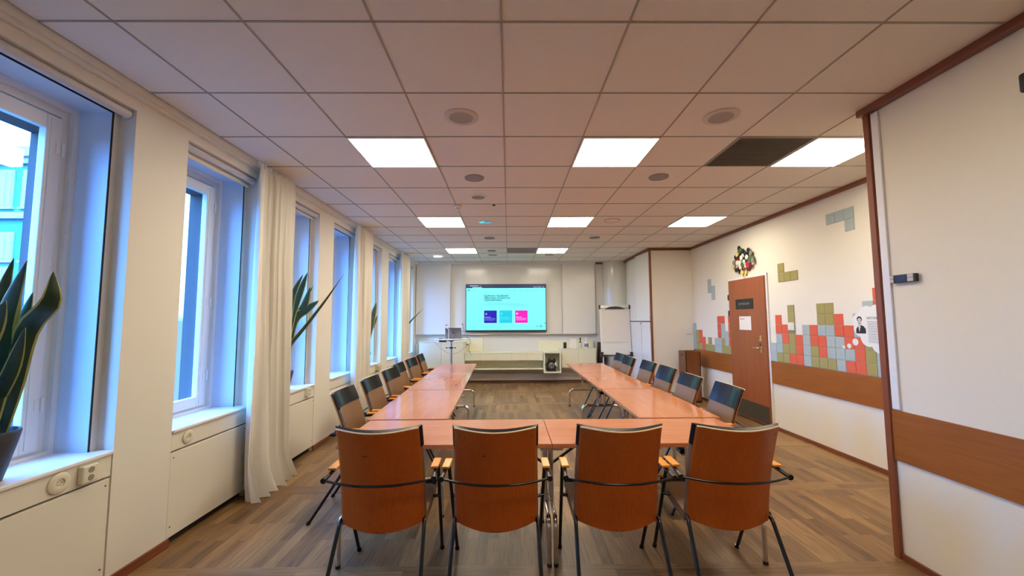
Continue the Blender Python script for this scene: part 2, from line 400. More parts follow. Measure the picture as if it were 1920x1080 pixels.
# outside: building across the street
bl = thing('apartment_building', 'turquoise building with pale window surrounds seen through the nearest window', 'building', (-24, 17, 0))
b = bmesh.new(); box(b, -16, 8, 0, 3, -12, 8.35); ob('facade', b, mat('turquoise_render', (.04, .19, .20), .8), bl)
M_stone = mat('pale_stone', (.34, .34, .34), .7)
b = bmesh.new(); box(b, -16.2, 8.2, -.35, 3, 8.35, 8.75); box(b, -16.1, 8.1, -.18, 0, 8.1, 8.35); box(b, -16, 8, -.2, 0, 5.75, 6.0); ob('cornice', b, M_stone, bl)
M_wg = mat('outside_window_glass', (.25, .35, .42), .1)
for xi in range(-9, 9):
    for (z0, z1) in ((6.25, 7.85), (4.0, 5.2), (2.6, 3.75), (.2, 1.75), (-2.5, -1)):
        x = xi * .95 + .12 + (.18 if z0 < 6 else 0); 
        b = bmesh.new(); box(b, x - .3, x + .3, -.06, .05, z0, z1); box(b, x - .36, x + .36, -.12, 0, z0 - .08, z0)
        w = ob('window', b, M_stone, bl)
        b = bmesh.new(); box(b, x - .23, x - .02, -.075, -.05, z0 + .08, z1 - .08); box(b, x + .02, x + .23, -.075, -.05, z0 + .08, z1 - .08); ob('pane', b, M_wg, w)

# ------------------------------------------------------------ right side walls
b = bmesh.new(); box(b, XR, XR + .12, YN, YC + .2, 0, CEIL); WR = struct('wall_right', b, M_wallR)
b = bmesh.new(); box(b, XN, XR + .1, Y0, YN, 0, CEIL)
struct('wall_right_near', b, M_wallN)
b = bmesh.new(); rbox(b, XN - .014, XN, YN - .072, YN - .022, .90, 2.80, .003); struct('trim_12', b, M_frame, None, 'white vertical strip beside the brown corner post')
b = bmesh.new()
box(b, XC, XR + .1, YC, YC + .1, 0, CEIL)                       # face wall of the cupboard block
box(b, XC + .02, XC + .1, YC + .1, YB, 0, CEIL)
struct('wall_right_far', b, M_wall)
b = bmesh.new(); rbox(b, XN - .05, XN, Y0, YN + .045, 2.805, 2.85, .003); struct('trim_2', b, M_trim, None, 'brown ceiling moulding on the near right wall')
b = bmesh.new(); rbox(b, XN - .022, XN + .03, YN - .012, YN + .03, 0, 2.805, .003); struct('trim_3', b, wood('cherry_post', (.19, .055, .022), (.30, .085, .030), .35, 2), None, 'brown wooden post on the wall corner')
b = bmesh.new(); box(b, XN - .012, XN, Y0, YN - .012, .59, .895); struct('trim_4', b, M_band, None, 'wide brown wooden wall band near the camera')
b = bmesh.new(); box(b, XN - .016, XN, Y0, YN - .012, 0, .035); struct('baseboard_right', b, M_trim)
b = bmesh.new(); rbox(b, XR - .03, XR, YN, YC, 2.805, 2.85, .003); struct('trim_5', b, M_trim, None, 'brown ceiling moulding above the tile mural')
b = bmesh.new(); rbox(b, XC - .03, XR, YC - .03, YC, 2.80, 2.85, .003); rbox(b, XC - .03, XC + .03, YC, YB, 2.79, 2.85, .003); rbox(b, 2.05, XC, YB - .03, YB, 2.80, 2.85, .003)
struct('trim_6', b, M_trimx, None, 'brown ceiling moulding around the cupboard block')
b = bmesh.new(); rbox(b, XC - .016, XC + .022, YC - .012, YC + .012, 0, 2.80, .003); struct('trim_7', b, M_trim, None, 'thin brown corner post of the cupboard block')
DY0, DY1, DZ = 5.585, 6.495, 2.065
for (n_, y0, y1) in ((8, YN, DY0 - .03), (9, DY1 + .03, YC)):
    b = bmesh.new(); box(b, XR - .014, XR, y0, y1, .60, .895); struct('trim_%d' % n_, b, M_band, None, 'wide brown wooden wall band under the tile mural')
    b = bmesh.new(); rbox(b, XR - .016, XR, y0, y1, 0, .04, .003); struct('baseboard_right', b, M_trim)
b = bmesh.new(); box(b, XC, XR, YC - .014, YC, 0, .04); struct('baseboard_right', b, M_trimx)

# the door
b = bmesh.new(); box(b, XR - .022, XR, DY0 - .03, DY0, 0, DZ + .03); box(b, XR - .022, XR, DY1, DY1 + .03, 0, DZ + .03); box(b, XR - .022, XR, DY0, DY1, DZ, DZ + .03)
D = struct('door_1', b, M_frame)
b = bmesh.new(); rbox(b, XR - .045, XR - .004, DY0 + .004, DY1 - .004, .012, DZ - .004, .003); dl = struct('door_leaf', b, M_door, D)
xf = XR - .045
b = bmesh.new(); box(b, xf - .003, xf, DY0 + .01, DY1 - .01, .03, .27); struct('kick_plate', b, mat('dark_kick_plate', (.055, .045, .032), .5), D)
b = bmesh.new()
for z in (1.55, 1.80, .35): lathe(b, [(.008, -.045), (.008, .045)], 10, 0, Matrix.Translation((xf - .004, DY1 + .004, z))); rbox(b, xf - .008, xf + .002, DY1 - .004, DY1 + .02, z - .035, z + .035, .002)
struct('hinge', b, M_black, D)
b = bmesh.new(); rbox(b, xf - .008, xf, 5.685, 5.73, .99, 1.235, .004); lathe(b, [(.012, 0), (.012, .018), (.006, .02)], 14, 0, Matrix.Translation((xf - .008, 5.707, 1.155)) @ Matrix.Rotation(-PI / 2, 4, 'Y'))
tube(b, bend([(xf - .006, 5.707, 1.055), (xf - .052, 5.707, 1.055), (xf - .052, 5.82, 1.05)], .02), [.011] * 7 + [.008])
struct('door_handle', b, M_brass, D)
b = bmesh.new(); box(b, xf - .0105, xf - .007, 5.69, 5.725, 1.075, 1.13); box(b, xf - .030, xf - .026, 5.70, 5.714, 1.15, 1.16); struct('keyhole_plate', b, M_dgrey, D)
MX = Matrix(((0, 0, -1, 0), (-1, 0, 0, 0), (0, 1, 0, 0), (0, 0, 0, 1)))      # local x -> -Y, y -> Z, z(out) -> -X : seen from the room
def onR(x, y, z): return Matrix.Translation((x, y, z)) @ MX
t = thing('room_name_sign', 'black name sign with small grey letters on the brown door', 'sign', (xf, 6.07, 1.685))
b = bmesh.new(); rbox(b, -.006, 0, -.225, .225, -.075, .075, .002); ob('plate', b, M_black, t)
b = bmesh.new(); text(b, 'WITTERSSON', .046, onR(-.006, 0, 0), align='CENTER'); ob('lettering', b, mat('grey_lettering', (.30, .29, .27), .5), t)
t = thing('notice_sheet', 'white paper notice taped under the black sign on the door', 'notice', (xf, 6.07, 1.40))
b = bmesh.new(); box(b, -.0015, 0, -.15, .15, -.10, .10); ob('sheet', b, M_paper, t)
b = bmesh.new()
for i in range(8): box(b, -.0022, -.0014, .12 - i * .014 - .009, .12 - i * .014, .055, .055 + (.018 if i < 2 else .012))
ob('printed_heading', b, mat('grey_print', (.25, .26, .25), .7), t)

# tile murals: one pad = one part
TP = .1232
def tilepad(parent, y, z, c, x=XR):
    b = bmesh.new(); rbox(b, x - .009, x - .0003, y - TP / 2 + .0015, y + TP / 2 - .0015, z - TP / 2 + .0015, z + TP / 2 - .0015, .0045, seg=3)
    o = ob('tile', b, M_felt[c], parent)
    if c: o['label'] = {'B': 'blue-grey square tile', 'O': 'olive square tile', 'R': 'coral red square tile'}[c]
    return o
rows = ['BOORRBOOOBRROB', 'BBOORBORBBBROB', '.BRORBRRBBRROB', '.RRO.BRBBRRBBB', '.R.O...OOR.BBR', '...O...OO...BR', '.............R']
t = thing('tile_mural', 'skyline of coral, olive and blue-grey square felt tiles right of the door', 'wall decoration')
for j, rw in enumerate(rows):
    for i, c in enumerate(rw):
        if c != '.': tilepad(t, 5.545 - TP * (i + .5) + .015, .897 + TP * (j + .5), c)
rows = ['BOOROOOBBOOO', 'BORR.O.BBOBR', 'BOR.....RBBR', 'B.......RB.R', '........RR.R']
t = thing('tile_mural', 'low skyline of square felt tiles between the door and the far corner', 'wall decoration')
for j, rw in enumerate(rows):
    for i, c in enumerate(rw):
        if c != '.': tilepad(t, YC - TP * .93 * (i + .5), .897 + TP * (j + .5), c)
def piece(label, y, z, cells, c):
    t = thing('tile_cluster', label, 'wall decoration')
    for (i, j) in cells: tilepad(t, y - TP * (i + .5), z - TP * (j + .5), c)
piece('four blue-grey tiles in a hook shape high up near the wall corner post', 4.475, 2.62, [(0, 0), (1, 0), (2, 0), (2, 1)], 'B')
piece('four olive tiles in an L shape on the wall right of the door', 5.337, 2.185, [(0, 0), (0, 1), (1, 1), (2, 1)], 'O')
piece('four blue-grey tiles in a zigzag left of the door', 7.245, 2.165, [(0, 0), (0, 1), (1, 1), (1, 2)], 'B')

# thought bubble sticker
t = thing('thought_bubble_panel', 'white cloud-shaped panel with a small portrait and lines of text beside the corner post', 'wall decoration', (XR - .0095, 0, 0))
def circ(cx, cy, r, n=18): return [(cx + r * math.cos(2 * PI * i / n), cy + r * math.sin(2 * PI * i / n)) for i in range(n)]
M_bub = mat('white_bubble_panel', (.83, .83, .79), .5)
b = bmesh.new()
for i, (y, z, r) in enumerate([(4.12, 1.43, .085), (4.115, 1.36, .08), (4.03, 1.485, .10), (3.92, 1.50, .095), (4.02, 1.28, .10), (3.90, 1.22, .10), (3.80, 1.40, .15), (3.97, 1.37, .13), (3.82, 1.27, .12), (3.7, 1.37, .10)]):
    prism(b, circ(-y, z, r, 24), .0035 + i * .0001, onR(0, 0, 0))
ob('cloud', b, M_bub, t)
b = bmesh.new()
for (y, z, r) in [(4.185, 1.22, .036), (4.265, 1.175, .026), (4.335, 1.16, .018)]: prism(b, circ(-y, z, r, 20), .004, onR(0, 0, 0))
ob('small_bubble', b, M_bub, t)
M_ink = mat('black_print', (.015, .014, .015), .6); M_skin = mat('grey_print_face', (.62, .61, .58), .6)
b = bmesh.new(); R_ = onR(-.0045, 0, 0)
prism(b, [(-4.165, 1.31), (-4.162, 1.355), (-4.135, 1.385), (-4.105, 1.395), (-4.075, 1.385), (-4.052, 1.36), (-4.048, 1.325), (-4.055, 1.31)], .0008, R_)
prism(b, circ(-4.118, 1.452, .030), .0006, R_)
ob('portrait_suit', b, M_ink, t)
b = bmesh.new(); R2 = onR(-.0053, 0, 0)
prism(b, [(-4.14, 1.415), (-4.137, 1.455), (-4.118, 1.468), (-4.098, 1.455), (-4.096, 1.415), (-4.107, 1.388), (-4.118, 1.380), (-4.13, 1.388)], .0008, R2)
prism(b, [(-4.135, 1.385), (-4.105, 1.385), (-4.125, 1.325)], .0009, R2); ob('portrait_face', b, M_skin, t)
b = bmesh.new(); R3 = onR(-.0062, 0, 0)
prism(b, [(-4.130, 1.411), (-4.118, 1.416), (-4.105, 1.411), (-4.118, 1.406)], .0006, R3); prism(b, [(-4.135, 1.432), (-4.122, 1.434), (-4.122, 1.438), (-4.135, 1.437)], .0006, R3); prism(b, [(-4.113, 1.434), (-4.100, 1.432), (-4.100, 1.437), (-4.113, 1.438)], .0006, R3)
ob('portrait_features', b, M_ink, t)
b = bmesh.new(); text(b, 'WITTERSSON', .034, onR(-.0050, 4.035, 1.462))
for i in range(14):
    L = [.22, .2, .22, .19, .21, .22, .16, .2][i % 8]; z = 1.428 - i * .0155
    box(b, -.0056, -.0050, 4.03 - L - .004 * (i % 3), 4.03 - .006 * (i % 2), z - .0022, z + .0016)
ob('printed_text', b, mat('grey_print_lines', (.16, .16, .15), .7), t)

# hexagon wall art over the door
t = thing('hexagon_wall_art', 'cluster of overlapping coloured hexagons on the wall above the door', 'wall decoration', (XR, 6.09, 2.335))
HC = {'K': mat('hex_black', (.012, .012, .014), .4), 'G': mat('hex_green', (.09, .16, .075), .5), 'Y': mat('hex_yellow', (.78, .62, .20), .5), 'W': mat('hex_white', (.85, .84, .76), .5),
      'M': mat('hex_maroon', (.10, .012, .018), .45), 'R': mat('hex_red', (.50, .02, .035), .45), 'A': mat('hex_grey', (.22, .22, .20), .5), 'T': mat('hex_brown', (.30, .10, .03), .5)}
hexes = [(-.09, .22, 'K'), (-.04, .18, 'G'), (.02, .15, 'K'), (-.07, .14, 'G'), (-.10, .12, 'Y'), (-.18, .09, 'K'), (-.13, .06, 'M'), (.02, .09, 'W'), (.15, .14, 'K'), (.09, .10, 'K'), (.06, .06, 'K'),
         (.18, .05, 'G'), (.22, .01, 'G'), (.16, 0, 'G'), (.12, .04, 'W'), (.13, -.04, 'W'), (-.07, .04, 'M'), (-.02, .01, 'A'), (-.22, -.06, 'Y'), (-.18, .0, 'A'), (-.14, -.03, 'Y'), (-.09, -.04, 'Y'), (-.12, -.01, 'W'),
         (-.05, -.02, 'W'), (0, .05, 'W'), (.02, -.04, 'W'), (.05, -.08, 'W'), (.03, -.02, 'W'), (.0, -.06, 'G'), (-.13, -.13, 'K'), (-.09, -.16, 'K'), (-.10, -.11, 'M'), (.10, -.07, 'R'), (.15, -.10, 'R'), (.19, -.09, 'M'),
         (.07, -.12, 'A'), (.11, -.14, 'M'), (.01, -.13, 'T'), (-.04, -.09, 'W'), (.0, -.19, 'Y'), (.04, -.19, 'Y'), (.02, -.24, 'Y'), (-.01, -.16, 'W'), (.2, .09, 'A'), (.24, -.03, 'A'), (-.16, .05, 'M')]
for i, (y, z, c) in enumerate(hexes):
    b = bmesh.new(); prism(b, circ(y * 1.15, z * .95, .040, 6), .006, onR(-.012 - .0075 * (i % 5), 0, 0)); ob('hexagon', b, HC[c], t)
b = bmesh.new(); box(b, -.012, 0, -.12, .12, -.12, .12); ob('back_plate', b, M_dgrey, t)

def socket(name, label, cat, x, y, z, wall='R', w=.08, h=.08, d=.018, double=True, m=None):
    """small wall box; wall R faces -x, L faces +x, B faces -y"""
    t = thing(name, label, cat, (x, y, z), {'R': 0, 'L': PI, 'B': PI / 2}[wall])
    b = bmesh.new(); rbox(b, -d, 0, -w / 2, w / 2, -h / 2, h / 2, .005, seg=3); ob('housing', b, m or M_white, t)
    b = bmesh.new()
    for zz in ((h * .22, -h * .22) if double else (0,)):
        rr_ = min(w, h) * (.19 if double else .28)
        for s in (-1, 1): box(b, -d - .0012, -d + .001, s * rr_ * .55 - .004, s * rr_ * .55 + .004, zz - .004, zz + .004)
    ob('socket_holes', b, M_dgrey, t); return t
t = thing('light_switch', 'white square light switch on the olive tiles right of the door', 'switch', (XR - .009, 5.12, 1.365))
b = bmesh.new(); rbox(b, -.02, 0, -.05, .05, -.05, .05, .006, seg=3); ob('plate', b, M_white, t)
b = bmesh.new(); rbox(b, -.026, -.018, -.028, .028, -.030, .030, .004); ob('rocker', b, M_white, t)
socket('wall_socket', 'white double wall socket in the corner left of the felt tiles', 'socket', 3.455, YC, 1.25, 'B', .085, .14, .03)

# controller on near right wall
t = thing('wall_controller', 'black and silver display controller on the near right wall', 'controller', (XN - .006, 2.432, 1.70))
b = bmesh.new(); rbox(b, -.022, 0, -.080, .080, -.024, .024, .004, seg=3); ob('housing', b, M_black, t)
b = bmesh.new()
for y in (.066, -.05):
    for z in (-.0115, .0115): rbox(b, -.025, -.020, y - (.012 if y > 0 else .018), y + (.012 if y > 0 else .018), z - .0105, z + .0105, .002)
ob('button', b, mat('silver_button', (.55, .52, .48), .4), t)
b = bmesh.new(); box(b, -.0235, -.021, -.022, .042, -.014, .014); ob('display', b, mat('navy_display', (.02, .028, .07), .2), t)
t = thing('wall_loudspeaker', 'black bracket-mounted loudspeaker high on the near right wall', 'speaker', (XN - .006, 1.73, 2.53))
b = bmesh.new(); rbox(b, -.06, -.02, -.14, .045, -.05, .04, .012, seg=3); ob('cabinet', b, M_black, t)
b = bmesh.new(); rbox(b, -.035, 0, -.05, .0, -.03, .02, .004); ob('bracket', b, M_black, t)

# ------------------------------------------------------------ back wall, boards, cupboard doors
b = bmesh.new(); box(b, -2.3, XC + .1, YB, YB + .1, 0, CEIL); WBk = struct('wall_back', b, mat('grey_white_wall', (.70, .70, .67), .7, bump=.15, bscale=200))
b = bmesh.new(); box(b, -2.2, 2.03, YB - .012, YB, 0, .032); struct('baseboard_back', b, M_trimx)
b = bmesh.new(); rbox(b, -2.2, 2.08, YB - .045, YB, .045, .21, .004); struct('trim_10', b, mat('pale_service_duct', (.66, .63, .58), .6), None, 'pale boxed-in duct along the bottom of the screen wall')
b = bmesh.new(); rbox(b, -2.21, 2.10, YB - .085, YB, 2.80, 2.85, .004); struct('trim_11', b, M_frame, None, 'white top rail carrying the sliding boards')
t = thing('whiteboard', 'wide fixed whiteboard behind the wall screen with a slim tray', 'whiteboard', (0, YB, 0))
b = bmesh.new(); rbox(b, -2.17, 2.06, -.025, 0, 1.13, 2.80, .003); ob('board', b, M_wb, t)
b = bmesh.new(); rbox(b, -1.385, 1.295, -.075, 0, 1.118, 1.132, .003); ob('tray', b, M_alu, t)
for (x0, x1, s) in ((-2.205, -1.385, 'left'), (1.293, 2.078, 'right')):
    t = thing('sliding_board', 'tall white sliding board panel ' + ('beside the window wall' if s == 'left' else 'between the screen and the flip chart'), 'whiteboard', (0, YB, 0))
    b = bmesh.new(); rbox(b, x0, x1, -.075, -.05, 1.125, 2.80, .003); ob('panel', b, M_wb, t)
    b = bmesh.new(); xe = x1 if s == 'left' else x0; box(b, xe - .004, xe + .004, -.078, -.048, 1.12, 2.80); box(b, x0, x1, -.078, -.048, 1.112, 1.126); ob('edge_strip', b, M_alu, t)
t = thing('board_magnet', 'small dark square magnet on the left sliding board', 'magnet', (-1.475, YB - .075, 1.345))
b = bmesh.new(); rbox(b, -.014, .014, -.008, 0, -.014, .014, .002); ob('magnet', b, M_dgrey, t)

# the glossy round column, cupboard doors
b = bmesh.new(); lathe(b, [(.34, 0), (.34, CEIL)], 64, 0, Matrix.Translation((2.62, 9.86, 0)))
struct('pillar', b, mat('glossy_column_paint', (.70, .71, .65), .12, bump=.05, bscale=12), None, 'glossy white round column behind the flip chart')
t = thing('cupboard', 'white built-in cupboard with tall doors beside the flip chart', 'cupboard', (XC, 0, 0))
ys = [(7.885, 8.56), (8.57, 9.30)]
for (y0, y1) in ys:
    for (z0, z1) in ((1.43, 2.78), (.04, 1.41)):
        b = bmesh.new(); o = .045 if (y0 < 8 and z0 > 1) else 0
        vs = [(-.004, y0 if z0 > 1 else y0), (-.004 - o, y1), (-.024 - o, y1), (-.024, y0)]
        if z0 < 1: vs = [(-.004, y0 if y0 < 8 else 8.42), (-.004, 8.40 if y0 < 8 else y1), (-.024, 8.40 if y0 < 8 else y1), (-.024, y0 if y0 < 8 else 8.42)]
        prism(b, [(x, y) for x, y in vs], z1 - z0, Matrix.Translation((0, 0, z0)))
        d = ob('door', b, M_wb, t)
        if z0 < 1 and y0 > 8:
            c = bmesh.new(); rbox(c, -.045, -.024, 8.43, 8.46, 1.36, 1.39, .004); ob('knob', c, M_alu, d)
b = bmesh.new(); box(b, -.022, .0, 7.88, 9.31, 1.41, 1.43); box(b, -.012, 0, 8.40, 8.42, .04, 1.41); ob('reveal_strip', b, M_gapm, t)
b = bmesh.new()
for z in (2.60, 1.50, 1.30, .2): rbox(b, -.035, -.012, 7.865, 7.895, z - .03, z + .03, .003)
ob('hinge', b, M_alu, t)

# wall screen
TY = YB - .075
t = thing('wall_screen', 'large flat television showing a turquoise web page', 'television', (-.058, TY, 1.753))
b = bmesh.new(); rbox(b, -.96, .96, -.035, .045, -.565, .565, .006); ob('casing', b, M_black, t)
def emi(name, c, s=1.0):
    m = mat(name, (.0, .0, .0), .4, emit=c, estr=s)
    if name != 'screen_turquoise': m.cycles.emission_sampling = 'NONE'      # small print is too faint to sample as a lamp
    return m
scr = bmesh.new(); box(scr, -.945, .945, -.0365, -.0345, -.53, .553); sc_ = ob('screen', scr, emi('screen_turquoise', (.20, 1.0, .96), 1.0), t)
MS = Matrix(((1, 0, 0, 0), (0, 0, -1, -.0366), (0, 1, 0, 0), (0, 0, 0, 1)))
def srect(bm, x0, x1, z0, z1, mi=0, d=.0004): prism(bm, [(x0, z0), (x1, z0), (x1, z1), (x0, z1)], d, MS, mi)
# local mapping: pixel of the page -> metres.  x: -.945 .. .945, z .553 .. -.53
b = bmesh.new(); srect(b, -.945, .945, .47, .553); ob('browser_bar', b, emi('screen_navy', (.02, .035, .095), 1), t)
b = bmesh.new(); srect(b, -.86, -.66, .518, .532, 0, .0008); srect(b, -.62, -.608, .515, .535, 0, .0008); srect(b, -.80, -.57, .474, .492, 0, .0008)
for x in (.66, .70, .74, .78, .82, .88): srect(b, x, x + .018, .484, .502, 0, .0008)
ob('browser_tabs', b, emi('screen_pale', (.45, .7, .95), 1), t)
b = bmesh.new()
prism(b, [(-.905, .395), (-.885, .395), (-.865, .435), (-.88, .445), (-.90, .43)], .0006, MS)
for i, s in enumerate(('Konferens i Stockholm?', 'Välkommen att boka hos', 'Citykonferensen!')):
    text(b, s, .061, MS @ Matrix.Translation((-.523, .287 - i * .050, 0)), bold=.0028)
srect(b, .71, .77, -.445, -.435, 0)
for i in range(20):
    a0, a1 = 2 * PI * i / 20, 2 * PI * (i + 1) / 20
    prism(b, [(.83 + .026 * math.cos(a0), -.44 + .026 * math.sin(a0)), (.83 + .026 * math.cos(a1), -.44 + .026 * math.sin(a1)), (.83 + .013 * math.cos(a1), -.44 + .013 * math.sin(a1)), (.83 + .013 * math.cos(a0), -.44 + .013 * math.sin(a0))], .0006, MS)
srect(b, .915, .94, -.385, -.36)
ob('page_heading', b, emi('screen_teal_text', (.02, .28, .36), 1), t)
b = bmesh.new()
for x0, x1 in ((-.855, -.70), (.17, .25), (.30, .42), (.46, .55), (.60, .70), (.735, .79), (.84, .90)): srect(b, x0, x1, .405, .417)
for x0, x1, z in ((-.52, -.44, .365), (-.523, -.06, .132), (-.45, .36, .092), (-.52, .50, .066), (.02, .44, .040)): srect(b, x0, x1, z, z + .007)
srect(b, -.92, .93, -.452, -.446)
ob('page_small_print', b, emi('screen_soft_teal', (.09, .62, .66), 1), t)
for (x, nm, c, tx, ic) in ((-.52, 'blue_card', (.004, .001, .44), (.30, .33, 1), 'Business'), (-.155, 'teal_card', (.0, .58, .78), (.05, .82, .98), 'Våra lokaler'), (.215, 'pink_card', (.92, .0, .50), (1, .48, .92), 'Hitta hit')):
    b = bmesh.new(); srect(b, x, x + .30, -.36, -.065); cd = ob(nm, b, emi(nm, c, 1), t)
    b = bmesh.new(); text(b, ic, .040, MS @ Matrix.Translation((x + .02, -.222, .0004)), bold=.0015); srect(b, x + .02, x + .27, -.262, -.252, 0, .0008); srect(b, x + .02, x + .25, -.294, -.286, 0, .0008)
    prism(b, [(x + .025, -.165), (x + .075, -.165), (x + .065, -.13), (x + .05, -.115), (x + .035, -.13)] if nm == 'blue_card' else circ(x + .048, -.14, .025, 12), .0008, MS)
    ob('card_text', b, emi(nm + '_text', tx, 1), cd)

# flip chart
t = thing('flip_chart', 'white flip chart easel with a ruled paper pad beside the round column', 'flip chart', (2.375, 9.08, 0), 0)
Mf = Matrix.Translation((0, 0, .69)) @ Matrix.Rotation(math.radians(-5), 4, 'X')
b = bmesh.new(); rbox(b, -.335, .335, -.01, .012, 0, 1.10, .006, 0, Mf); ob('board', b, M_wb, t)
b = bmesh.new(); rbox(b, -.34, .34, -.03, -.008, 1.03, 1.085, .004, 0, Mf); ob('clamp_bar', b, M_alu, t)
b = bmesh.new(); rbox(b, -.35, -.315, -.035, .02, 1.01, 1.10, .008, 0, Mf); rbox(b, .315, .35, -.035, .02, 1.01, 1.10, .008, 0, Mf)
prism(b, [(-.24, 1.005), (.24, 1.005), (.12, 1.055), (0, 1.066), (-.12, 1.055)], .012, Mf @ Matrix(((1, 0, 0, 0), (0, 0, -1, -.030), (0, 1, 0, 0), (0, 0, 0, 1))))
ob('clamp_cap', b, M_black, t)
b = bmesh.new(); rbox(b, -.30, .27, -.024, -.010, .27, 1.02, .002, 0, Mf); pad = ob('paper_pad', b, mat('ruled_paper', (.78, .74, .69), .85), t)
b = bmesh.new()
for i in range(26): box(b, -.29, .26, -.0248, -.0238, .30 + i * .027, .3012 + i * .027, 0, Mf)
ob('ruling', b, mat('faint_ruling', (.60, .56, .53), .9), pad)
b = bmesh.new(); rbox(b, -.34, .34, -.07, -.005, -.035, -.012, .006, 0, Mf); rbox(b, -.35, -.30, -.07, .01, -.04, .06, .008, 0, Mf); rbox(b, .30, .35, -.07, .01, -.04, .06, .008, 0, Mf); ob('pen_tray', b, M_black, t)
for s in (-1, 1):
    b = bmesh.new(); tube(b, [(s * .28, .03, .70), (s * .33, -.15, .012)], .012); tube(b, [(s * .33, -.15, .03), (s * .33, -.15, 0)], .018); ob('leg', b, M_alu, t)
b = bmesh.new(); tube(b, [(0, .07, 1.5), (0, .40, .01)], .012); ob('leg', b, M_alu, t)
t = thing('equipment_box', 'dark brown box standing on the floor behind the flip chart', 'box', (2.17, 9.66, 0))
b = bmesh.new(); rbox(b, -.07, .07, -.10, .10, .0, .93, .006); ob('body', b, mat('dark_brown_box', (.05, .018, .012), .5), t)
b = bmesh.new(); rbox(b, -.072, .072, -.102, .102, .90, .935, .004); ob('lid', b, M_black, t)

# low furniture on the screen wall
def cab_box(t, x0, x1, y0, y1, z0, z1, doors, wall=.018, cols=None):
    b = bmesh.new(); rbox(b, x0, x1, y0 + .012, y1, z0, z1 - .0165, .002); ob('carcass', b, M_cab, t)
    n = len(doors)
    for i, (a, c) in enumerate(doors):
        b = bmesh.new(); rbox(b, a + .003, c - .003, y0 - .008, y0 + .012, z0 + .015, z1 - .02, .0025); ob('door', b, M_cab, t)
    b = bmesh.new(); rbox(b, x0 - .004, x1 + .004, y0 - .012, y1, z1 - .016, z1, .002); ob('top', b, M_cab, t)
CF = 9.42
t = thing('cabinet', 'cream two-door cabinet on the screen wall beside the window wall', 'cabinet', (0, 0, 0)); cab_box(t, -2.04, -1.0, CF, YB - .001, .34, .975, [(-2.03, -1.53), (-1.53, -1.01)])
t = thing('cabinet', 'cream two-door wall cabinet with bottles on top', 'cabinet', (0, 0, 0)); cab_box(t, 1.205, 2.01, CF, YB - .001, .36, .805, [(1.215, 1.60), (1.60, 2.0)])
t = thing('lowboard', 'long cream floating lowboard with five drawers above an open shelf', 'cabinet', (0, 0, 0))
b = bmesh.new(); rbox(b, -.995, .785, CF + .012, YB - .001, .535, .7055, .002); rbox(b, -.995, .785, CF, YB - .05, .335, .358, .002); box(b, -.995, .785, YB - .07, YB - .05, .358, .535); ob('carcass', b, M_cab, t)
for i in range(5):
    x0 = -.995 + i * 1.78 / 5; b = bmesh.new(); rbox(b, x0 + .004, x0 + 1.78 / 5 - .004, CF - .008, CF + .012, .545, .705, .0025); ob('drawer', b, M_cab, t)
b = bmesh.new(); rbox(b, -.999, .789, CF - .012, YB - .05, .706, .722, .002); ob('top', b, M_cab, t)
t = thing('open_cube_shelf', 'open cream cube shelf holding the cable reel', 'shelf', (0, 0, 0))
C0, C1, CZ0, CZ1, CYF = .795, 1.185, .265, .735, 9.33
b = bmesh.new(); w = .028
rbox(b, C0, C1, CYF, YB - .001, CZ0, CZ0 + w, .002); rbox(b, C0, C1, CYF, YB - .001, CZ1 - w, CZ1, .002); rbox(b, C0, C0 + w, CYF, YB - .001, CZ0 + w, CZ1 - w, .002); rbox(b, C1 - w, C1, CYF, YB - .001, CZ0 + w, CZ1 - w, .002); ob('frame', b, M_cab, t)
b = bmesh.new(); box(b, C0 + w, C1 - w, YB - .2, YB - .19, CZ0 + w, CZ1 - w); ob('back_panel', b, M_cab, t)
for (x0, x1, z0, z1, lb) in ((-1.36, -.61, .722, 1.045, 'cream backboard on the screen wall right of the laptop table'), (.70, 2.03, .81, .965, 'cream backboard behind the bottles')):
    b = bmesh.new(); rbox(b, x0, x1, YB - .04, YB - .0, z0 if x0 < 0 else .722, z1, .003); tag(ob('backboard', b, M_cab), lb, 'board')

# cable reel
t = thing('cable_reel', 'black round cable reel with a handle inside the cube shelf', 'cable reel', (.985, 9.45, CZ0 + w))
MF = Matrix(((1, 0, 0, 0), (0, 0, -1, 0), (0, 1, 0, 0), (0, 0, 0, 1)))
b = bmesh.new(); prism(b, [(-.11, 0), (.10, 0), (.10, .02), (.085, .04), (-.09, .04), (-.11, .02)], .12, Matrix.Translation((0, .06, 0)) @ MF); ob('foot', b, M_black, t)
b = bmesh.new(); lathe(b, [(.03, -.05), (.115, -.05), (.118, -.03), (.118, .03), (.115, .05), (.03, .05)], 32, 0, Matrix.Translation((0, 0, .145)) @ Matrix.Rotation(PI / 2, 4, 'X')); ob('drum', b, M_black, t)
b = bmesh.new(); tube(b, bend([(-.075, 0, .22), (-.05, 0, .295), (.05, 0, .295), (.085, 0, .21)], .03), .016); ob('carry_handle', b, M_black, t)
b = bmesh.new(); rbox(b, -.04, .04, -.018, .018, .288, .305, .006); ob('grip', b, M_alu, t)
b = bmesh.new(); lathe(b, [(.062, 0), (.062, .012), (.055, .016)], 24, 0, Matrix.Translation((-.01, -.05, .135)) @ Matrix.Rotation(PI / 2, 4, 'X')); fp = ob('socket_plate', b, M_alu, t)
b = bmesh.new()
for dx in (-.024, .024):
    for dz in (-.024, .024): lathe(b, [(.015, 0), (.015, .004)], 14, 0, Matrix.Translation((-.01 + dx, -.066, .135 + dz)) @ Matrix.Rotation(PI / 2, 4, 'X'))
ob('socket_face', b, M_black, fp)
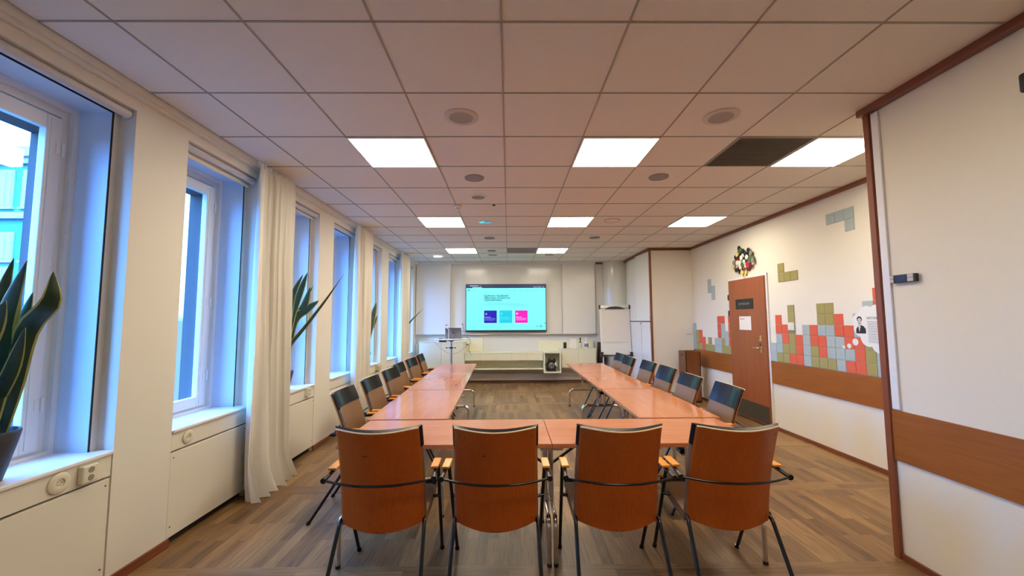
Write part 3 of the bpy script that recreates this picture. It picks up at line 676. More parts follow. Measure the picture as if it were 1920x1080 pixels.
b = bmesh.new(); prism(b, [(.055, .17), (.085, .22), (.108, .17), (.112, .12), (.095, .11)], .004, Matrix.Translation((0, -.051, 0)) @ MF); ob('label', b, M_white, t)
b = bmesh.new(); tube(b, [(-.09, -.02, .15), (-.14, -.03, .165)], .007); rbox(b, -.165, -.135, -.042, -.018, .152, .176, .005); ob('plug', b, M_black, t)

# things on the right cabinet
zt = .805
t = thing('container', 'short black cylindrical tub on the right cabinet', 'container', (1.30, 9.50, zt))
b = bmesh.new(); lathe(b, [(.035, 0), (.038, .005), (.038, .11), (.036, .12)], 20); ob('body', b, M_black, t)
b = bmesh.new(); lathe(b, [(.0395, .118), (.0395, .135), (.03, .14)], 20); ob('lid', b, M_dgrey, t)
t = thing('brochure_stand', 'white leaflet stand between the black tub and the glass bottle', 'stand', (1.50, 9.52, zt))
b = bmesh.new(); rbox(b, -.075, .075, -.0, .008, .0, .215, .003, 0, Matrix.Rotation(math.radians(-8), 4, 'X')); ob('panel', b, M_paper, t)
b = bmesh.new(); rbox(b, -.04, .06, -.05, .0, 0, .045, .006); ob('pocket', b, M_white, t)
t = thing('glass_bottle', 'small clear bottle with a black neck left of the spray bottle', 'bottle', (1.655, 9.50, zt))
b = bmesh.new(); lathe(b, [(.036, 0), (.038, .006), (.038, .09), (.028, .115), (.012, .13)], 20); ob('body', b, mat('pale_bottle', (.62, .60, .52), .2), t)
b = bmesh.new(); lathe(b, [(.012, .128), (.034, .134), (.034, .146), (.012, .15)], 16); ob('collar', b, M_black, t)
b = bmesh.new(); lathe(b, [(.010, .15), (.010, .18), (.015, .185), (.015, .24), (.008, .245)], 14); ob('neck', b, M_black, t)
t = thing('spray_bottle', 'white trigger spray bottle with a purple label on the right cabinet', 'bottle', (1.795, 9.50, zt))
b = bmesh.new(); lathe(b, [(.040, 0), (.044, .01), (.046, .09), (.038, .135), (.018, .17), (.014, .19)], 24); ob('body', b, M_white, t)
b = bmesh.new(); lathe(b, [(.0465, .03), (.0472, .04), (.0472, .10), (.0462, .11)], 24); ob('label', b, mat('purple_label', (.22, .16, .36), .5), t)
b = bmesh.new(); lathe(b, [(.017, .19), (.017, .215), (.012, .22)], 16); rbox(b, -.045, .025, -.012, .012, .218, .25, .006); tube(b, [(-.02, 0, .222), (-.035, 0, .19)], .004); ob('trigger_head', b, M_white, t)

# sockets and plugs on the screen wall
t = socket('wall_socket', 'grey double socket with a black plug right of the laptop table', 'socket', -.985, YB - .04, .855, 'B', .05, .09, .02, m=M_white)
b = bmesh.new(); rbox(b, -.045, -.012, -.018, .018, .02, .05, .005); ob('plug', b, M_black, t)
t = thing('pen_holder', 'small white clip with a black-headed pointer left of the screen', 'holder', (-1.085, YB - .03, 1.23))
b = bmesh.new(); rbox(b, -.035, .045, -.045, 0, -.012, .0, .004); ob('shelf', b, M_white, t)
b = bmesh.new(); tube(b, [(.02, -.02, 0), (-.012, -.025, .13)], .004); lathe(b, [(.002, -.014), (.014, -.007), (.014, .007), (.002, .014)], 12, 0, Matrix.Translation((-.012, -.025, .14))); ob('pointer', b, M_black, t)

# ------------------------------------------------------------ laptop table
LT = Vector((-1.115, 8.02, 0)); ZT = 1.105
t = thing('standing_table', 'round bar-height table on a single chrome pole behind the left table row', 'table', LT)
b = bmesh.new(); lathe(b, [(.30, -.02), (.325, -.012), (.325, 0), (.32, .002)], 48, 0, Matrix.Translation((0, 0, ZT - .002))); ob('tabletop', b, M_wb, t)
b = bmesh.new(); lathe(b, [(.025, .02), (.025, ZT - .05)], 20); ob('pole', b, M_alu, t)
b = bmesh.new(); lathe(b, [(.03, ZT - .055), (.075, ZT - .035), (.09, ZT - .022)], 24); ob('top_mount', b, M_black, t)
b = bmesh.new(); lathe(b, [(.27, 0), (.27, .012), (.05, .022), (.03, .04)], 40); ob('base', b, M_alu, t)
b = bmesh.new(); tube(b, [(-.08, -.035, .93), (.08, -.035, .93)], .005); lathe(b, [(.004, -.014), (.012, -.008), (.012, .008), (.004, .014)], 12, 0, Matrix.Translation((-.085, -.035, .93)) @ Matrix.Rotation(PI / 2, 4, 'Y')); lathe(b, [(.004, -.014), (.012, -.008), (.012, .008), (.004, .014)], 12, 0, Matrix.Translation((.085, -.035, .93)) @ Matrix.Rotation(PI / 2, 4, 'Y')); lathe(b, [(.034, .915), (.034, .945)], 20); ob('height_lever', b, M_black, t)
b = bmesh.new(); rbox(b, -.21, -.075, -.16, -.04, ZT - .056, ZT - .023, .005); ob('power_box', b, M_black, t)
t = thing('laptop', 'open grey laptop seen from behind on the round standing table', 'laptop', (LT.x + .04, LT.y + .02, ZT))
b = bmesh.new(); rbox(b, -.155, .155, -.0, .215, 0, .014, .004); ob('base', b, M_alu, t)
ML = Matrix.Rotation(math.radians(10), 4, 'X')
b = bmesh.new(); rbox(b, -.155, .155, -.008, 0, .008, .215, .004, 0, ML); ld = ob('lid', b, mat('space_grey_metal', (.23, .23, .24), .35, .9), t)
b = bmesh.new(); lathe(b, [(.0135, 0), (.0135, .0015)], 20, 0, ML @ Matrix.Translation((0, -.008, .115)) @ Matrix.Rotation(PI / 2, 4, 'X')); lathe(b, [(.004, 0), (.004, .0015)], 8, 0, ML @ Matrix.Translation((.006, -.008, .132)) @ Matrix.Rotation(PI / 2, 4, 'X')); ob('emblem', b, M_black, ld)
t = thing('hooked_stand', 'slim white hooked stand in front of the laptop', 'stand', (LT.x - .035, LT.y - .09, ZT))
b = bmesh.new(); tube(b, bend([(0, 0, 0), (0, 0, .185), (-.05, 0, .215)], .02), .006); ob('stem', b, M_white, t)
b = bmesh.new(); rbox(b, -.02, .02, -.02, .02, 0, .006, .002); ob('foot', b, M_white, t)
t = thing('drinking_glass', 'small clear glass in front of the laptop', 'glass', (LT.x + .055, LT.y - .12, ZT))
b = bmesh.new(); lathe(b, [(.024, 0), (.030, .075), (.028, .075), (.023, .005)], 20); ob('tumbler', b, mat('glass_tumbler', (.75, .78, .78), .05, trans=.85), t)
t = thing('phone', 'small black phone lying at the left of the laptop table', 'phone', (LT.x - .19, LT.y - .02, ZT)); b = bmesh.new(); rbox(b, -.035, .035, -.07, .07, 0, .009, .003); ob('body', b, M_black, t)
def cable(label, pts, m, r=.004):
    P = [Vector(p) for p in pts]; out = []
    for i in range(len(P) - 1):
        p0, p1, p2, p3 = P[max(i - 1, 0)], P[i], P[i + 1], P[min(i + 2, len(P) - 1)]
        for j in range(8):
            t_ = j / 8; out.append(.5 * ((2 * p1) + (p2 - p0) * t_ + (2 * p0 - 5 * p1 + 4 * p2 - p3) * t_ ** 2 + (3 * p1 - p0 - 3 * p2 + p3) * t_ ** 3))
    out.append(P[-1]); b = bmesh.new(); tube(b, out, r, 8); return tag(ob('cable', b, m), label, 'cable')
M_cblw = mat('grey_cable', (.35, .34, .31), .5)
cable('grey cable hanging in a loop from the left cabinet top to the wall socket', [(-2.0, 9.46, .982), (-1.86, 9.44, .984), (-1.76, 9.43, .985), (-1.67, 9.38, .975), (-1.60, 9.30, .90), (-1.42, 9.15, .78), (-1.25, 9.15, .72), (-1.12, 9.28, .75), (-1.03, 9.36, .82), (-.97, 9.46, .87), (-.975, 9.785, .89)], M_cblw)
cable('black cable tangle hanging off the right edge of the laptop table', [(-.93, 8.0, ZT + .008), (-.86, 7.98, ZT + .03), (-.80, 7.98, ZT + .024), (-.755, 7.99, ZT - .01), (-.745, 8.05, ZT - .06), (-.79, 8.5, .99), (-.87, 9.3, .93), (-.96, 9.75, .885)], M_black)
cable('short black cable end dangling below the wall socket', [(-.975, 9.78, .87), (-.93, 9.74, .87), (-.905, 9.36, .80), (-.865, 9.34, .72), (-.84, 9.34, .69)], M_black, .005)

# ------------------------------------------------------------ chairs
def make_chair(label, leatherstrip=.115):
    t = thing('conference_chair', label, 'chair')
    def back(u, v, off=0):
        s = 2 * u - 1; hw = .222 - .010 * v; sag = .058 * (1 - s * s)
        lum = .020 * math.sin(PI * v)
        y = -.100 - .140 * v - sag + lum - .01 * v * v
        z = .39 + .527 * v - (.022 * (1 - s * s)) * (1 - v) * 1.5 - .016 * (1 - s * s) * v
        z -= .004 * abs(s) ** 8 * v
        nrm = Vector((-s * .50, -.95, -.28)).normalized()
        if off: pass
        return Vector((s * hw, y, z)), nrm
    b = bmesh.new(); surf(b, lambda u, v: (back(u, v)[0] + back(u, v)[1] * .004, back(u, v)[1]), 24, 24, .010); sh = ob('backrest_shell', b, M_chairply, t)
    b = bmesh.new()       # pale layer along the top and side edges of the plywood
    pts = [back(i / 24, 1)[0] + back(i / 24, 1)[1] * .009 + Vector((0, 0, .0008)) for i in range(25)]; tube(b, pts, .0042, 6)
    ob('ply_edge', b, M_edge, sh)
    for (u, v) in ((.06, .93), (.94, .93), (.47, .012), (.53, .012), (.94, .06)):
        b = bmesh.new(); p, n = back(u, v); lathe(b, [(.0035, 0), (.0035, .0012)], 8, 0, Matrix.Translation(p + n * .0138) @ n.to_track_quat('Z', 'Y').to_matrix().to_4x4()); ob('screw', b, M_black, sh)
    vb = 1 - leatherstrip / .527
    b = bmesh.new(); surf(b, lambda u, v: (back(.01 + u * .98, .02 + v * (vb - .02))[0] - back(u, v)[1] * .002, -back(u, v)[1] * (1 + .0 * v)), 20, 20, .022); ob('backrest_pad', b, M_leather, t)
    b = bmesh.new(); surf(b, lambda u, v: (back(.005 + u * .99, vb + v * (1.0 - vb))[0] - back(u, v)[1] * .001 + Vector((0, 0, .001 * v)), -back(u, v)[1]), 20, 8, .027); ob('backrest_top_strip', b, M_blackl, t)
    # seat
    def seat(u, v):
        s = 2 * u - 1; hw = .226 + .016 * v
        y = -.085 + .35 * v; z = .425 + .055 * v - .012 * math.sin(PI * v) * (1 - s * s) - .012 * abs(s) ** 6
        return Vector((s * hw, y, z))
    b = bmesh.new(); surf(b, lambda u, v: (seat(u, v * .80), Vector((0, .06, -1))), 16, 12, .052); ob('seat_cushion', b, M_leather, t)
    b = bmesh.new()
    def nose(u, v):
        s = 2 * u - 1; a = -PI * .62 + 0; ang = PI / 2 - v * PI * .95
        c = Vector((s * .240, .218, .450)); return c + Vector((0, math.cos(ang) * .042, math.sin(ang) * .026)), Vector((0, -.3, 0))
    surf(b, nose, 12, 12); 
    tube(b, [(-.240, .212, .448), (-.15, .216, .448), (.15, .216, .448), (.240, .212, .448)], [.022, .0265, .0265, .022], 12); ob('seat_front_roll', b, M_blackl, t)
    # frame
    b = bmesh.new(); tube(b, bend([(-.281, -.205, .64), (-.20, -.235, .633), (-.10, -.262, .629), (0, -.270, .628), (.10, -.262, .629), (.20, -.235, .633), (.281, -.205, .64)], .03, 3), .0065, 8); ob('back_bar', b, M_blackm, t)
    for s in (-1, 1):
        b = bmesh.new(); tube(b, bend([(s * .262, .345, .0), (s * .274, .010, .652), (s * .273, -.06, .655), (s * .281, -.212, .640)], .03), .0105, 10)
        tube(b, [(s * .281, -.214, .640), (s * .281, -.198, .642)], .015, 10); tube(b, [(s * .262, .346, 0), (s * .2625, .338, .016)], .014, 10)
        tube(b, [(s * .275, .12, .425), (s * .205, .105, .418)], .0095, 8); ob('front_leg', b, M_blackm, t)
        b = bmesh.new(); tube(b, bend([(s * .235, -.385, 0), (s * .222, -.125, .402), (s * .205, .02, .392), (s * .205, .16, .408)], .03), .0105, 10)
        tube(b, [(s * .2352, -.387, 0), (s * .2345, -.376, .016)], .014, 10); ob('rear_leg', b, M_blackm, t)
        b = bmesh.new(); rbox(b, -.021, .021, -.072, .072, -.006, .007, .004, 0, Matrix.Translation((s * .272, -.055, .668)), 3); ob('armrest', b, M_arm, t)
    b = bmesh.new(); tube(b, [(-.205, .10, .405), (.205, .10, .405)], .009, 8); tube(b, [(-.21, -.04, .395), (.21, -.04, .395)], .009, 8); ob('cross_tube', b, M_blackm, t)
    return t
front = [(-.680, 2.40, 2.0, 'leftmost of the four nearest chairs, brown plywood back towards the camera', ), (-.070, 2.40, 0, 'second from the left of the four nearest chairs, in front of the cyan screen'),
         (.580, 2.40, -1.0, 'third from the left of the four nearest chairs, right of the table joint'), (1.186, 2.40, -2.0, 'rightmost of the four nearest chairs, brown plywood back towards the camera')]
c0 = make_chair('x', .115); c1 = make_chair('x', .155)
g1 = 'chairs along the near end of the tables'; used = False
for i, (x, y, a, lb) in enumerate(front):
    if i == 0: c0.location = (x, y, 0); c0.rotation_euler[2] = math.radians(a); c0['label'] = lb; c0['group'] = g1
    else: dup(c0, (x, y, 0), math.radians(a), lb, g1)
ordn = ['nearest', 'second nearest', 'third nearest', 'fourth nearest', 'second farthest', 'farthest']
for i, (x, y, a) in enumerate([(-1.075, 3.33, 3), (-1.085, 3.98, 1), (-1.10, 4.67, -2), (-1.16, 5.27, 2), (-1.17, 5.95, -1), (-1.18, 6.62, 3)]):
    dup(c0, (x, y, 0), -PI / 2 + math.radians(a), ordn[i] + ' brown leather chair in the row along the windows', 'chairs along the window side')
for i, (x, y, a) in enumerate([(1.575, 3.42, -3), (1.55, 4.05, -1), (1.59, 4.74, 0), (1.59, 5.36, 1), (1.52, 5.98, 0), (1.56, 6.58, 2)]):
    L = ordn[i] + ' brown leather chair in the row on the door side'
    if i == 0: c1.location = (x, y, 0); c1.rotation_euler[2] = PI / 2 + math.radians(a); c1['label'] = L; c1['group'] = 'chairs along the door side'
    else: dup(c1 if i == 2 else c0, (x, y, 0), PI / 2 + math.radians(a), L, 'chairs along the door side')

for o_, nm in ((c0, 0), (bpy.data.objects['conference_chair.002'], 1)):          # scuffs on the two left backs
    b = bmesh.new(); cy_ = -.100 - .140 * .73 - .058 * .93 + .015 - .005 - .0225
    if nm == 0: prism(b, [(-.012, .003), (0, -.002), (.012, .003), (.010, .006), (0, .002), (-.010, .006)], .003, Matrix(((1, 0, 0, -.055), (0, 0, -1, cy_), (0, 1, 0, .775), (0, 0, 0, 1))))
    else: prism(b, [(-.010, -.004), (.006, -.003), (.005, .006), (0, .003)], .003, Matrix(((1, 0, 0, -.055), (0, 0, -1, cy_), (0, 1, 0, .775), (0, 0, 0, 1))))
    ob('scuff', b, M_gapm, [c for c in o_.children if c.name.startswith('backrest_shell')][0])

# ------------------------------------------------------------ tables: long axis = local x
TL, TW, TH = 1.29, .61, .72
tb = thing('conference_table', 'x', 'table')
b = bmesh.new(); rbox(b, -TL / 2, TL / 2, -TW / 2, TW / 2, TH - .026, TH, .003); ob('tabletop', b, M_table, tb)
b = bmesh.new(); rbox(b, -TL / 2 + .10, TL / 2 - .10, -.02, .02, TH - .06, TH - .026, .003); ob('rail', b, M_dgrey, tb)
for s in (-1, 1):
    x = s * (TL / 2 - .018)
    b = bmesh.new(); tube(b, bend([(x, -.265, 0), (x, -.265, .275), (x, .265, .275), (x, .265, 0)], .07, 6), .0135, 12)
    for yy in (-.045, .045): tube(b, [(x, yy, .275), (x, yy, TH - .03)], .0135, 12)
    lf = ob('leg_frame', b, M_chrome, tb)
    b = bmesh.new(); xa, xb = sorted((x - s * .05, x + s * .016)); rbox(b, xa, xb, -.10, .10, TH - .04, TH - .026, .003); rbox(b, xa, xb, -.29, -.25, TH - .044, TH - .026, .003); ob('mounting_plate', b, M_cream, tb)
    b = bmesh.new(); tube(b, [(x, 0, .50), (x - s * .26, 0, TH - .04)], .009, 8); ob('brace', b, M_dgrey, tb)
    for yy in (-.265, .265): b = bmesh.new(); tube(b, [(x, yy, 0), (x, yy, .018)], .0155, 12); ob('foot_cap', b, M_black, lf)
tabs = [(-.388, 2.818, 0, 'cherry table at the near end, left of the joint'), (.905, 2.818, 0, 'cherry table at the near end, right of the joint'),
        (-.775, 3.80, 90 + 1.0, 'nearest cherry table of the window-side row'), (-.805, 5.115, 90 + 1.2, 'middle cherry table of the window-side row'), (-.84, 6.43, 90 + 1.2, 'far cherry table of the window-side row, in front of the laptop table'),
        (1.30, 3.80, 90 - .3, 'nearest cherry table of the door-side row'), (1.285, 5.115, 90 + .4, 'middle cherry table of the door-side row'), (1.29, 6.43, 90 - .6, 'far cherry table of the door-side row')]
for i, (x, y, a, lb) in enumerate(tabs):
    if i == 0: tb.location = (x, y, 0); tb['label'] = lb; tb['group'] = 'cherry conference tables in a U'
    else: dup(tb, (x, y, 0), math.radians(a), lb, 'cherry conference tables in a U')

# ------------------------------------------------------------ ceiling fittings
CX = lambda c: GX + .6 * c
CY = lambda r: GY + .6 * r
def panel(c, r, lb, first=[None]):
    if first[0]: return dup(first[0], (CX(c) + .3, CY(r) + .3, CEIL), 0, lb)
    t = thing('ceiling_light', lb, 'ceiling light', (CX(c) + .3, CY(r) + .3, CEIL), 0, 'square ceiling light panels')
    b = bmesh.new(); o, i_ = .296, .285
    for q in ((-o, o, -o, -i_), (-o, o, i_, o), (-o, -i_, -i_, i_), (i_, o, -i_, i_)): box(b, *q, -.012, -.001)
    ob('frame', b, M_frame, t)
    b = bmesh.new(); box(b, -i_, i_, -i_, i_, -.008, -.001); ob('diffuser', b, M_light, t)
    first[0] = t; return t
cols = [(-2, 'above the window-side tables'), (1, 'above the door-side tables'), (4, 'by the tile mural')]
for r, rn in ((2, 'in the nearest row'), (6, 'in the middle row'), (10, 'in the far row'), (-2, 'added unseen behind the camera for fill, in the column')):  # last row: unseen panels added behind the camera as warm fill light
    for c, cn in cols:
        if (c == 4 and r == 10) or (c == -2 and r < 0): continue
        panel(c, r, 'lit square ceiling panel ' + rn + ' ' + cn)
def grille(name, c, r, m, lb):
    t = thing(name, lb, 'ceiling vent', (CX(c) + .3, CY(r) + .3, CEIL))
    b = bmesh.new(); o, i_ = .296, .284
    for q in ((-o, o, -o, -i_), (-o, o, i_, o), (-o, -i_, -i_, i_), (i_, o, -i_, i_)): box(b, *q, -.008, -.001)
    ob('frame', b, M_grid, t)
    b = bmesh.new(); box(b, -i_, i_, -i_, i_, -.003, -.001)
    for i in range(28): y = -i_ + .01 + i * .0203; box(b, -i_, i_, y, y + .008, -.007, -.003)
    ob('louvres', b, m, t)
grille('ceiling_vent', 3, 2, M_grille, 'dark brown square air vent next to the nearest right light panel')
grille('ceiling_vent', 0, 10, M_ggrille, 'grey square air vent near the screen wall')
M_spk = mat('speaker_mesh', (.42, .37, .33), .8, bump=.6, bscale=900)
M_spkd = mat('grey_speaker_mesh', (.30, .29, .29), .7, bump=.6, bscale=900)
def disc(x, y, r, m, lb, rim=M_ceil, ring=.0, name='ceiling_speaker', cat='speaker'):
    t = thing(name, lb, cat, (x, y, CEIL))
    b = bmesh.new(); lathe(b, [(r + ring, -.001), (r + ring, -.006), (r + ring * .5, -.011), (r, -.010), (r * .98, -.001)], 40); ob('rim', b, rim, t)
    b = bmesh.new(); lathe(b, [(r * .985, -.002), (r * .985, -.007), (r * .6, -.009), (0, -.010)], 40); ob('grille', b, m, t)
M_cream2 = mat('beige_rim', (.62, .56, .51), .6)
disc(-.318, 2.706, .080, M_spk, 'beige round ceiling speaker nearest the camera on the left', M_cream2, .036)
disc(1.466, 2.70, .080, M_spk, 'beige round ceiling speaker nearest the camera on the right', M_cream2, .036)
disc(-.328, 3.906, .088, M_spkd, 'grey round ceiling speaker just beyond the nearest light row on the left', M_spkd, .006)
disc(1.471, 3.885, .088, M_spkd, 'grey round ceiling speaker just beyond the nearest light row on the right', M_spkd, .006)
disc(-.336, 4.53, .078, M_spkd, 'round grey ceiling outlet with a white rim before the smoke detector', M_frame, .022)
disc(-.330, 5.715, .085, mat('glossy_lens', (.55, .60, .68), .04, .85), 'glossy round downlight reflecting blue daylight', M_frame, .016, 'downlight', 'downlight')
disc(1.46, 5.64, .10, M_ceil, 'pale round ceiling cover in the right half of the middle light row', M_cream2, .012, 'ceiling_cover', 'ceiling cover')
disc(-.315, 6.85, .085, M_spkd, 'third grey round ceiling speaker on the left', M_spkd, .006)
disc(1.464, 6.83, .085, M_spkd, 'farthest grey round ceiling speaker on the right', M_spkd, .006)
disc(-.33, 8.13, .08, M_spkd, 'farthest grey round ceiling speaker on the left', M_spkd, .006)
for x, lb in ((-.33, 'left of the two small dark slot vents near the screen wall'), (.875, 'right of the two small dark slot vents near the screen wall')):
    t = thing('slot_vent', lb, 'vent', (x, 8.66, CEIL)); b = bmesh.new(); rbox(b, -.095, .095, -.04, .04, -.008, -.0005, .003); ob('frame', b, M_ggrille, t)
    b = bmesh.new()
    for i in range(4): box(b, -.08, .08, -.03 + i * .016, -.02 + i * .016, -.010, -.004)
    ob('slots', b, M_dgrey, t)
t = thing('spotlight', 'small lit rectangular spotlight in the ceiling corner near the windows', 'spotlight', (-1.52, 8.80, CEIL))
b = bmesh.new(); rbox(b, -.11, .11, -.11, .11, -.006, -.0005, .002); ob('frame', b, M_frame, t)
b = bmesh.new(); rbox(b, -.08, .08, -.04, .04, -.02, -.004, .004, 0, Matrix.Translation((0, -.02, -.004)) @ Matrix.Rotation(.25, 4, 'X')); ob('lamp', b, M_bulb, t)
t = thing('smoke_detector', 'white round smoke detector under the ceiling grid', 'smoke detector', (-.612, 4.88, CEIL - .004))
b = bmesh.new(); lathe(b, [(.052, 0), (.052, -.014), (.045, -.02)], 28); ob('base', b, M_white, t)
b = bmesh.new(); lathe(b, [(.040, -.018), (.036, -.034), (.024, -.046), (.01, -.048)], 28); ob('sensor_head', b, M_white, t)
b = bmesh.new(); lathe(b, [(.030, -.034), (.031, -.042)], 20); ob('vent_ring', b, M_dgrey, t)
t = thing('ceiling_sensor', 'tiny black square sensor on the ceiling right of the smoke detector', 'sensor', (-.171, 4.855, CEIL)); b = bmesh.new(); rbox(b, -.017, .017, -.017, .017, -.012, 0, .003); ob('housing', b, M_black, t)

# ------------------------------------------------------------ left wall small things
t = thing('wall_socket', 'round cream wall socket on the nearest radiator cover', 'socket', (XL - .003, 2.105, .668))
b = bmesh.new(); lathe(b, [(.052, 0), (.051, .008), (.040, .015), (.022, .013), (.020, .006), (.001, .006)], 32, 0, Matrix.Rotation(PI / 2, 4, 'Y')); ob('cover', b, M_cream, t)
b = bmesh.new()
for i in range(5): a = i * 2 * PI / 5; lathe(b, [(.0022, 0), (.0022, .0075)], 6, 0, Matrix.Translation((0, .010 * math.cos(a), .010 * math.sin(a))) @ Matrix.Rotation(PI / 2, 4, 'Y'))
ob('socket_holes', b, M_dgrey, t)
t = thing('double_socket', 'boxy cream double socket beside the round one on the nearest cover', 'socket', (XL - .003, 2.235, .668))
b = bmesh.new(); rbox(b, 0, .032, -.042, .042, -.045, .045, .008, seg=3); ob('housing', b, M_cream, t)
b = bmesh.new()
for z in (-.020, .020): lathe(b, [(.0155, 0), (.0155, .004)], 18, 0, Matrix.Translation((.030, 0, z)) @ Matrix.Rotation(PI / 2, 4, 'Y'))
ob('socket_face', b, mat('socket_recess', (.30, .27, .19), .6), t)
t = thing('wall_socket', 'round cream wall socket on the second radiator cover', 'socket', (XL - .003, 2.92, .668))
b = bmesh.new(); lathe(b, [(.045, 0), (.044, .008), (.034, .014), (.020, .012), (.018, .006), (.001, .006)], 32, 0, Matrix.Rotation(PI / 2, 4, 'Y')); ob('cover', b, M_cream, t)
b = bmesh.new()
for y in (-.009, .009): lathe(b, [(.0035, 0), (.0035, .0075)], 8, 0, Matrix.Translation((0, y, 0)) @ Matrix.Rotation(PI / 2, 4, 'Y'))
ob('socket_holes', b, M_dgrey, t)
socket('double_socket', 'small cream double socket on the cover just past the first curtain', 'socket', XL - .003, 4.60, .68, 'L', .09, .085, .03, m=M_cream)
t = thing('junction_box', 'yellowed plastic box on the pier past the second curtain', 'junction box', (XL, 7.02, .672)); b = bmesh.new(); rbox(b, -.003, .045, -.08, .08, -.045, .045, .006); ob('housing', b, mat('yellowed_plastic', (.62, .52, .26), .45), t)
b = bmesh.new(); rbox(b, .044, .048, -.06, .06, -.03, .03, .003); ob('cover', b, mat('yellowed_cover', (.66, .56, .30), .45), t)
t = thing('floor_hatch', 'small wooden floor socket hatch between the table rows', 'floor hatch', (.68, 8.0, 0))
b = bmesh.new(); rbox(b, -.16, .16, -.13, .13, 0, .004, .0015); ob('frame', b, M_brass, t)
b = bmesh.new(); rbox(b, -.15, .15, -.12, .12, .003, .006, .001); ob('lid', b, wood('hatch_oak', (.22, .13, .06), (.33, .20, .10), .4, 0), t)
# wooden bin
t = thing('wooden_bin', 'tall brown wooden waste bin with a slot handle in the far right corner', 'waste bin', (3.27, 7.45, 0))
b = bmesh.new(); w = .014; X_, Y_, H_ = .132, .152, .89
for q in ((-X_, X_, -Y_, -Y_ + w), (-X_, X_, Y_ - w, Y_), (-X_, -X_ + w, -Y_, Y_), (X_ - w, X_, -Y_, Y_)): rbox(b, *q, 0, H_, .002)
box(b, -X_, X_, -Y_, Y_, 0, .02); ob('body', b, wood('dark_cherry', (.13, .040, .010), (.21, .068, .016), .35, 2), t)
b = bmesh.new(); prism(b, [(x * 2.0, y) for x, y in circ(0, 0, .020, 16)], .003, Matrix.Translation((-X_ - .0005, .0, H_ - .07)) @ MX); ob('handle_slot', b, M_black, t)
b = bmesh.new(); box(b, -X_ + w, X_ - w, -Y_ + w, Y_ - w, .7, .72); ob('liner', b, M_black, t)

# ------------------------------------------------------------ curtains
def curtain(y0, y1, yb0, yb1, folds, lb, seed):
    rnd = random.Random(seed); ph = [rnd.uniform(-.25, .25) for _ in range(folds + 2)]; amp = [rnd.uniform(.7, 1.25) for _ in range(folds + 2)]
    t = thing('curtain', lb, 'curtain', (-2.125, 0, 0), 0, 'white floor-length curtains')
    def fn(u, v):
        # v = 0 at the floor, 1 at the rail
        g = max(0, (v - .955) / .045); s = u * folds; i = int(min(s, folds - 1e-4)); fr = s - i
        k = amp[i] * (1 - fr) + amp[i + 1] * fr
        ya, yb = yb0 + (y0 - yb0) * min(1, v * 1.1), yb1 + (y1 - yb1) * min(1, v * 1.4)
        a = .036 * k * (1 - .45 * g) * (1 + .9 * max(0, .10 - v) * 8)
        x = a * math.sin(2 * PI * (s + .12 * math.sin(3 * v + i))) + .012 * math.sin(5 * PI * s + 2) * (1 - v)
        if g > 0: x += .010 * math.sin(2 * PI * s * 2.0) * g
        y = ya + (yb - ya) * u + .018 * math.sin(2 * PI * s * 1.0 + 1.2) * k
        x += .05 * (max(0, .12 - v) / .12) ** 2 * (1 + .5 * math.sin(2 * PI * s))
        z = .006 + v * 2.805 + (.05 * (1 - u) * 0)
        return Vector((x, y, z)), Vector((1, 0, 0))
    b = bmesh.new(); surf(b, fn, folds * 14, 60, .0035); ob('cloth', b, M_curtain, t)
    b = bmesh.new()
    for i in range(folds + 1):
        y = y0 + (y1 - y0) * i / folds; rbox(b, -.006, .006, y - .004, y + .004, 2.79, 2.83, .002)
    ob('glider', b, M_frame, t)
    b = bmesh.new(); surf(b, lambda u, v: (fn(u, .02 + v * .004)[0] + Vector((.0042, 0, 0)), Vector((1, 0, 0))), folds * 14, 1, .001); ob('hem', b, M_curtain, t)
curtain(3.42, 3.96, 3.40, 4.10, 6, 'first white curtain, nearest the camera, between the near windows', 3)
curtain(5.67, 6.29, 5.65, 6.36, 6, 'second white curtain along the window wall', 5)
curtain(8.06, 8.68, 8.04, 8.74, 6, 'third white curtain, farthest along the window wall', 9)

# ------------------------------------------------------------ snake plants
def leaf(parent, pts, wid, tw0=0, tw1=0, edge=True):
    P = [Vector(p) for p in pts]; cl = []
    n = 14
    for i in range(n + 1):
        s = i / n * (len(P) - 1); k = min(int(s), len(P) - 2); f = s - k
        p0, p1, p2, p3 = P[max(k - 1, 0)], P[k], P[k + 1], P[min(k + 2, len(P) - 1)]
        cl.append(.5 * ((2 * p1) + (p2 - p0) * f + (2 * p0 - 5 * p1 + 4 * p2 - p3) * f ** 2 + (3 * p1 - p0 - 3 * p2 + p3) * f ** 3))
    b = bmesh.new(); L = []
    for i, c in enumerate(cl):
        v = i / n; t = (cl[min(i + 1, n)] - cl[max(i - 1, 0)]).normalized()
        a = tw0 + (tw1 - tw0) * v; s = Vector((math.cos(a), math.sin(a), 0)); s = (s - t * s.dot(t)).normalized(); nn = t.cross(s)
        w = wid * (.45 + .75 * math.sin(PI * min(v * .75 + .12, 1))) * (1 - max(0, (v - .72) / .28) ** 1.6) + .0008
        L.append([b.verts.new(c + s * w * q + nn * (w * .28 * (q * q) + th)) for q, th in ((-1, 0), (-.80, 0), (0, 0), (.80, 0), (1, 0), (.80, .004), (0, .006), (-.80, .004))])
    for i in range(n):
        for j in range(8):
            f = b.faces.new((L[i][j], L[i][(j + 1) % 8], L[i + 1][(j + 1) % 8], L[i + 1][j])); f.smooth = True; f.material_index = 1 if (edge and j in (0, 3, 4, 7)) else 0
    b.faces.new(L[0][::-1]); b.faces.new(L[-1])
    return ob('leaf', b, [M_leaf, M_leafe], parent)
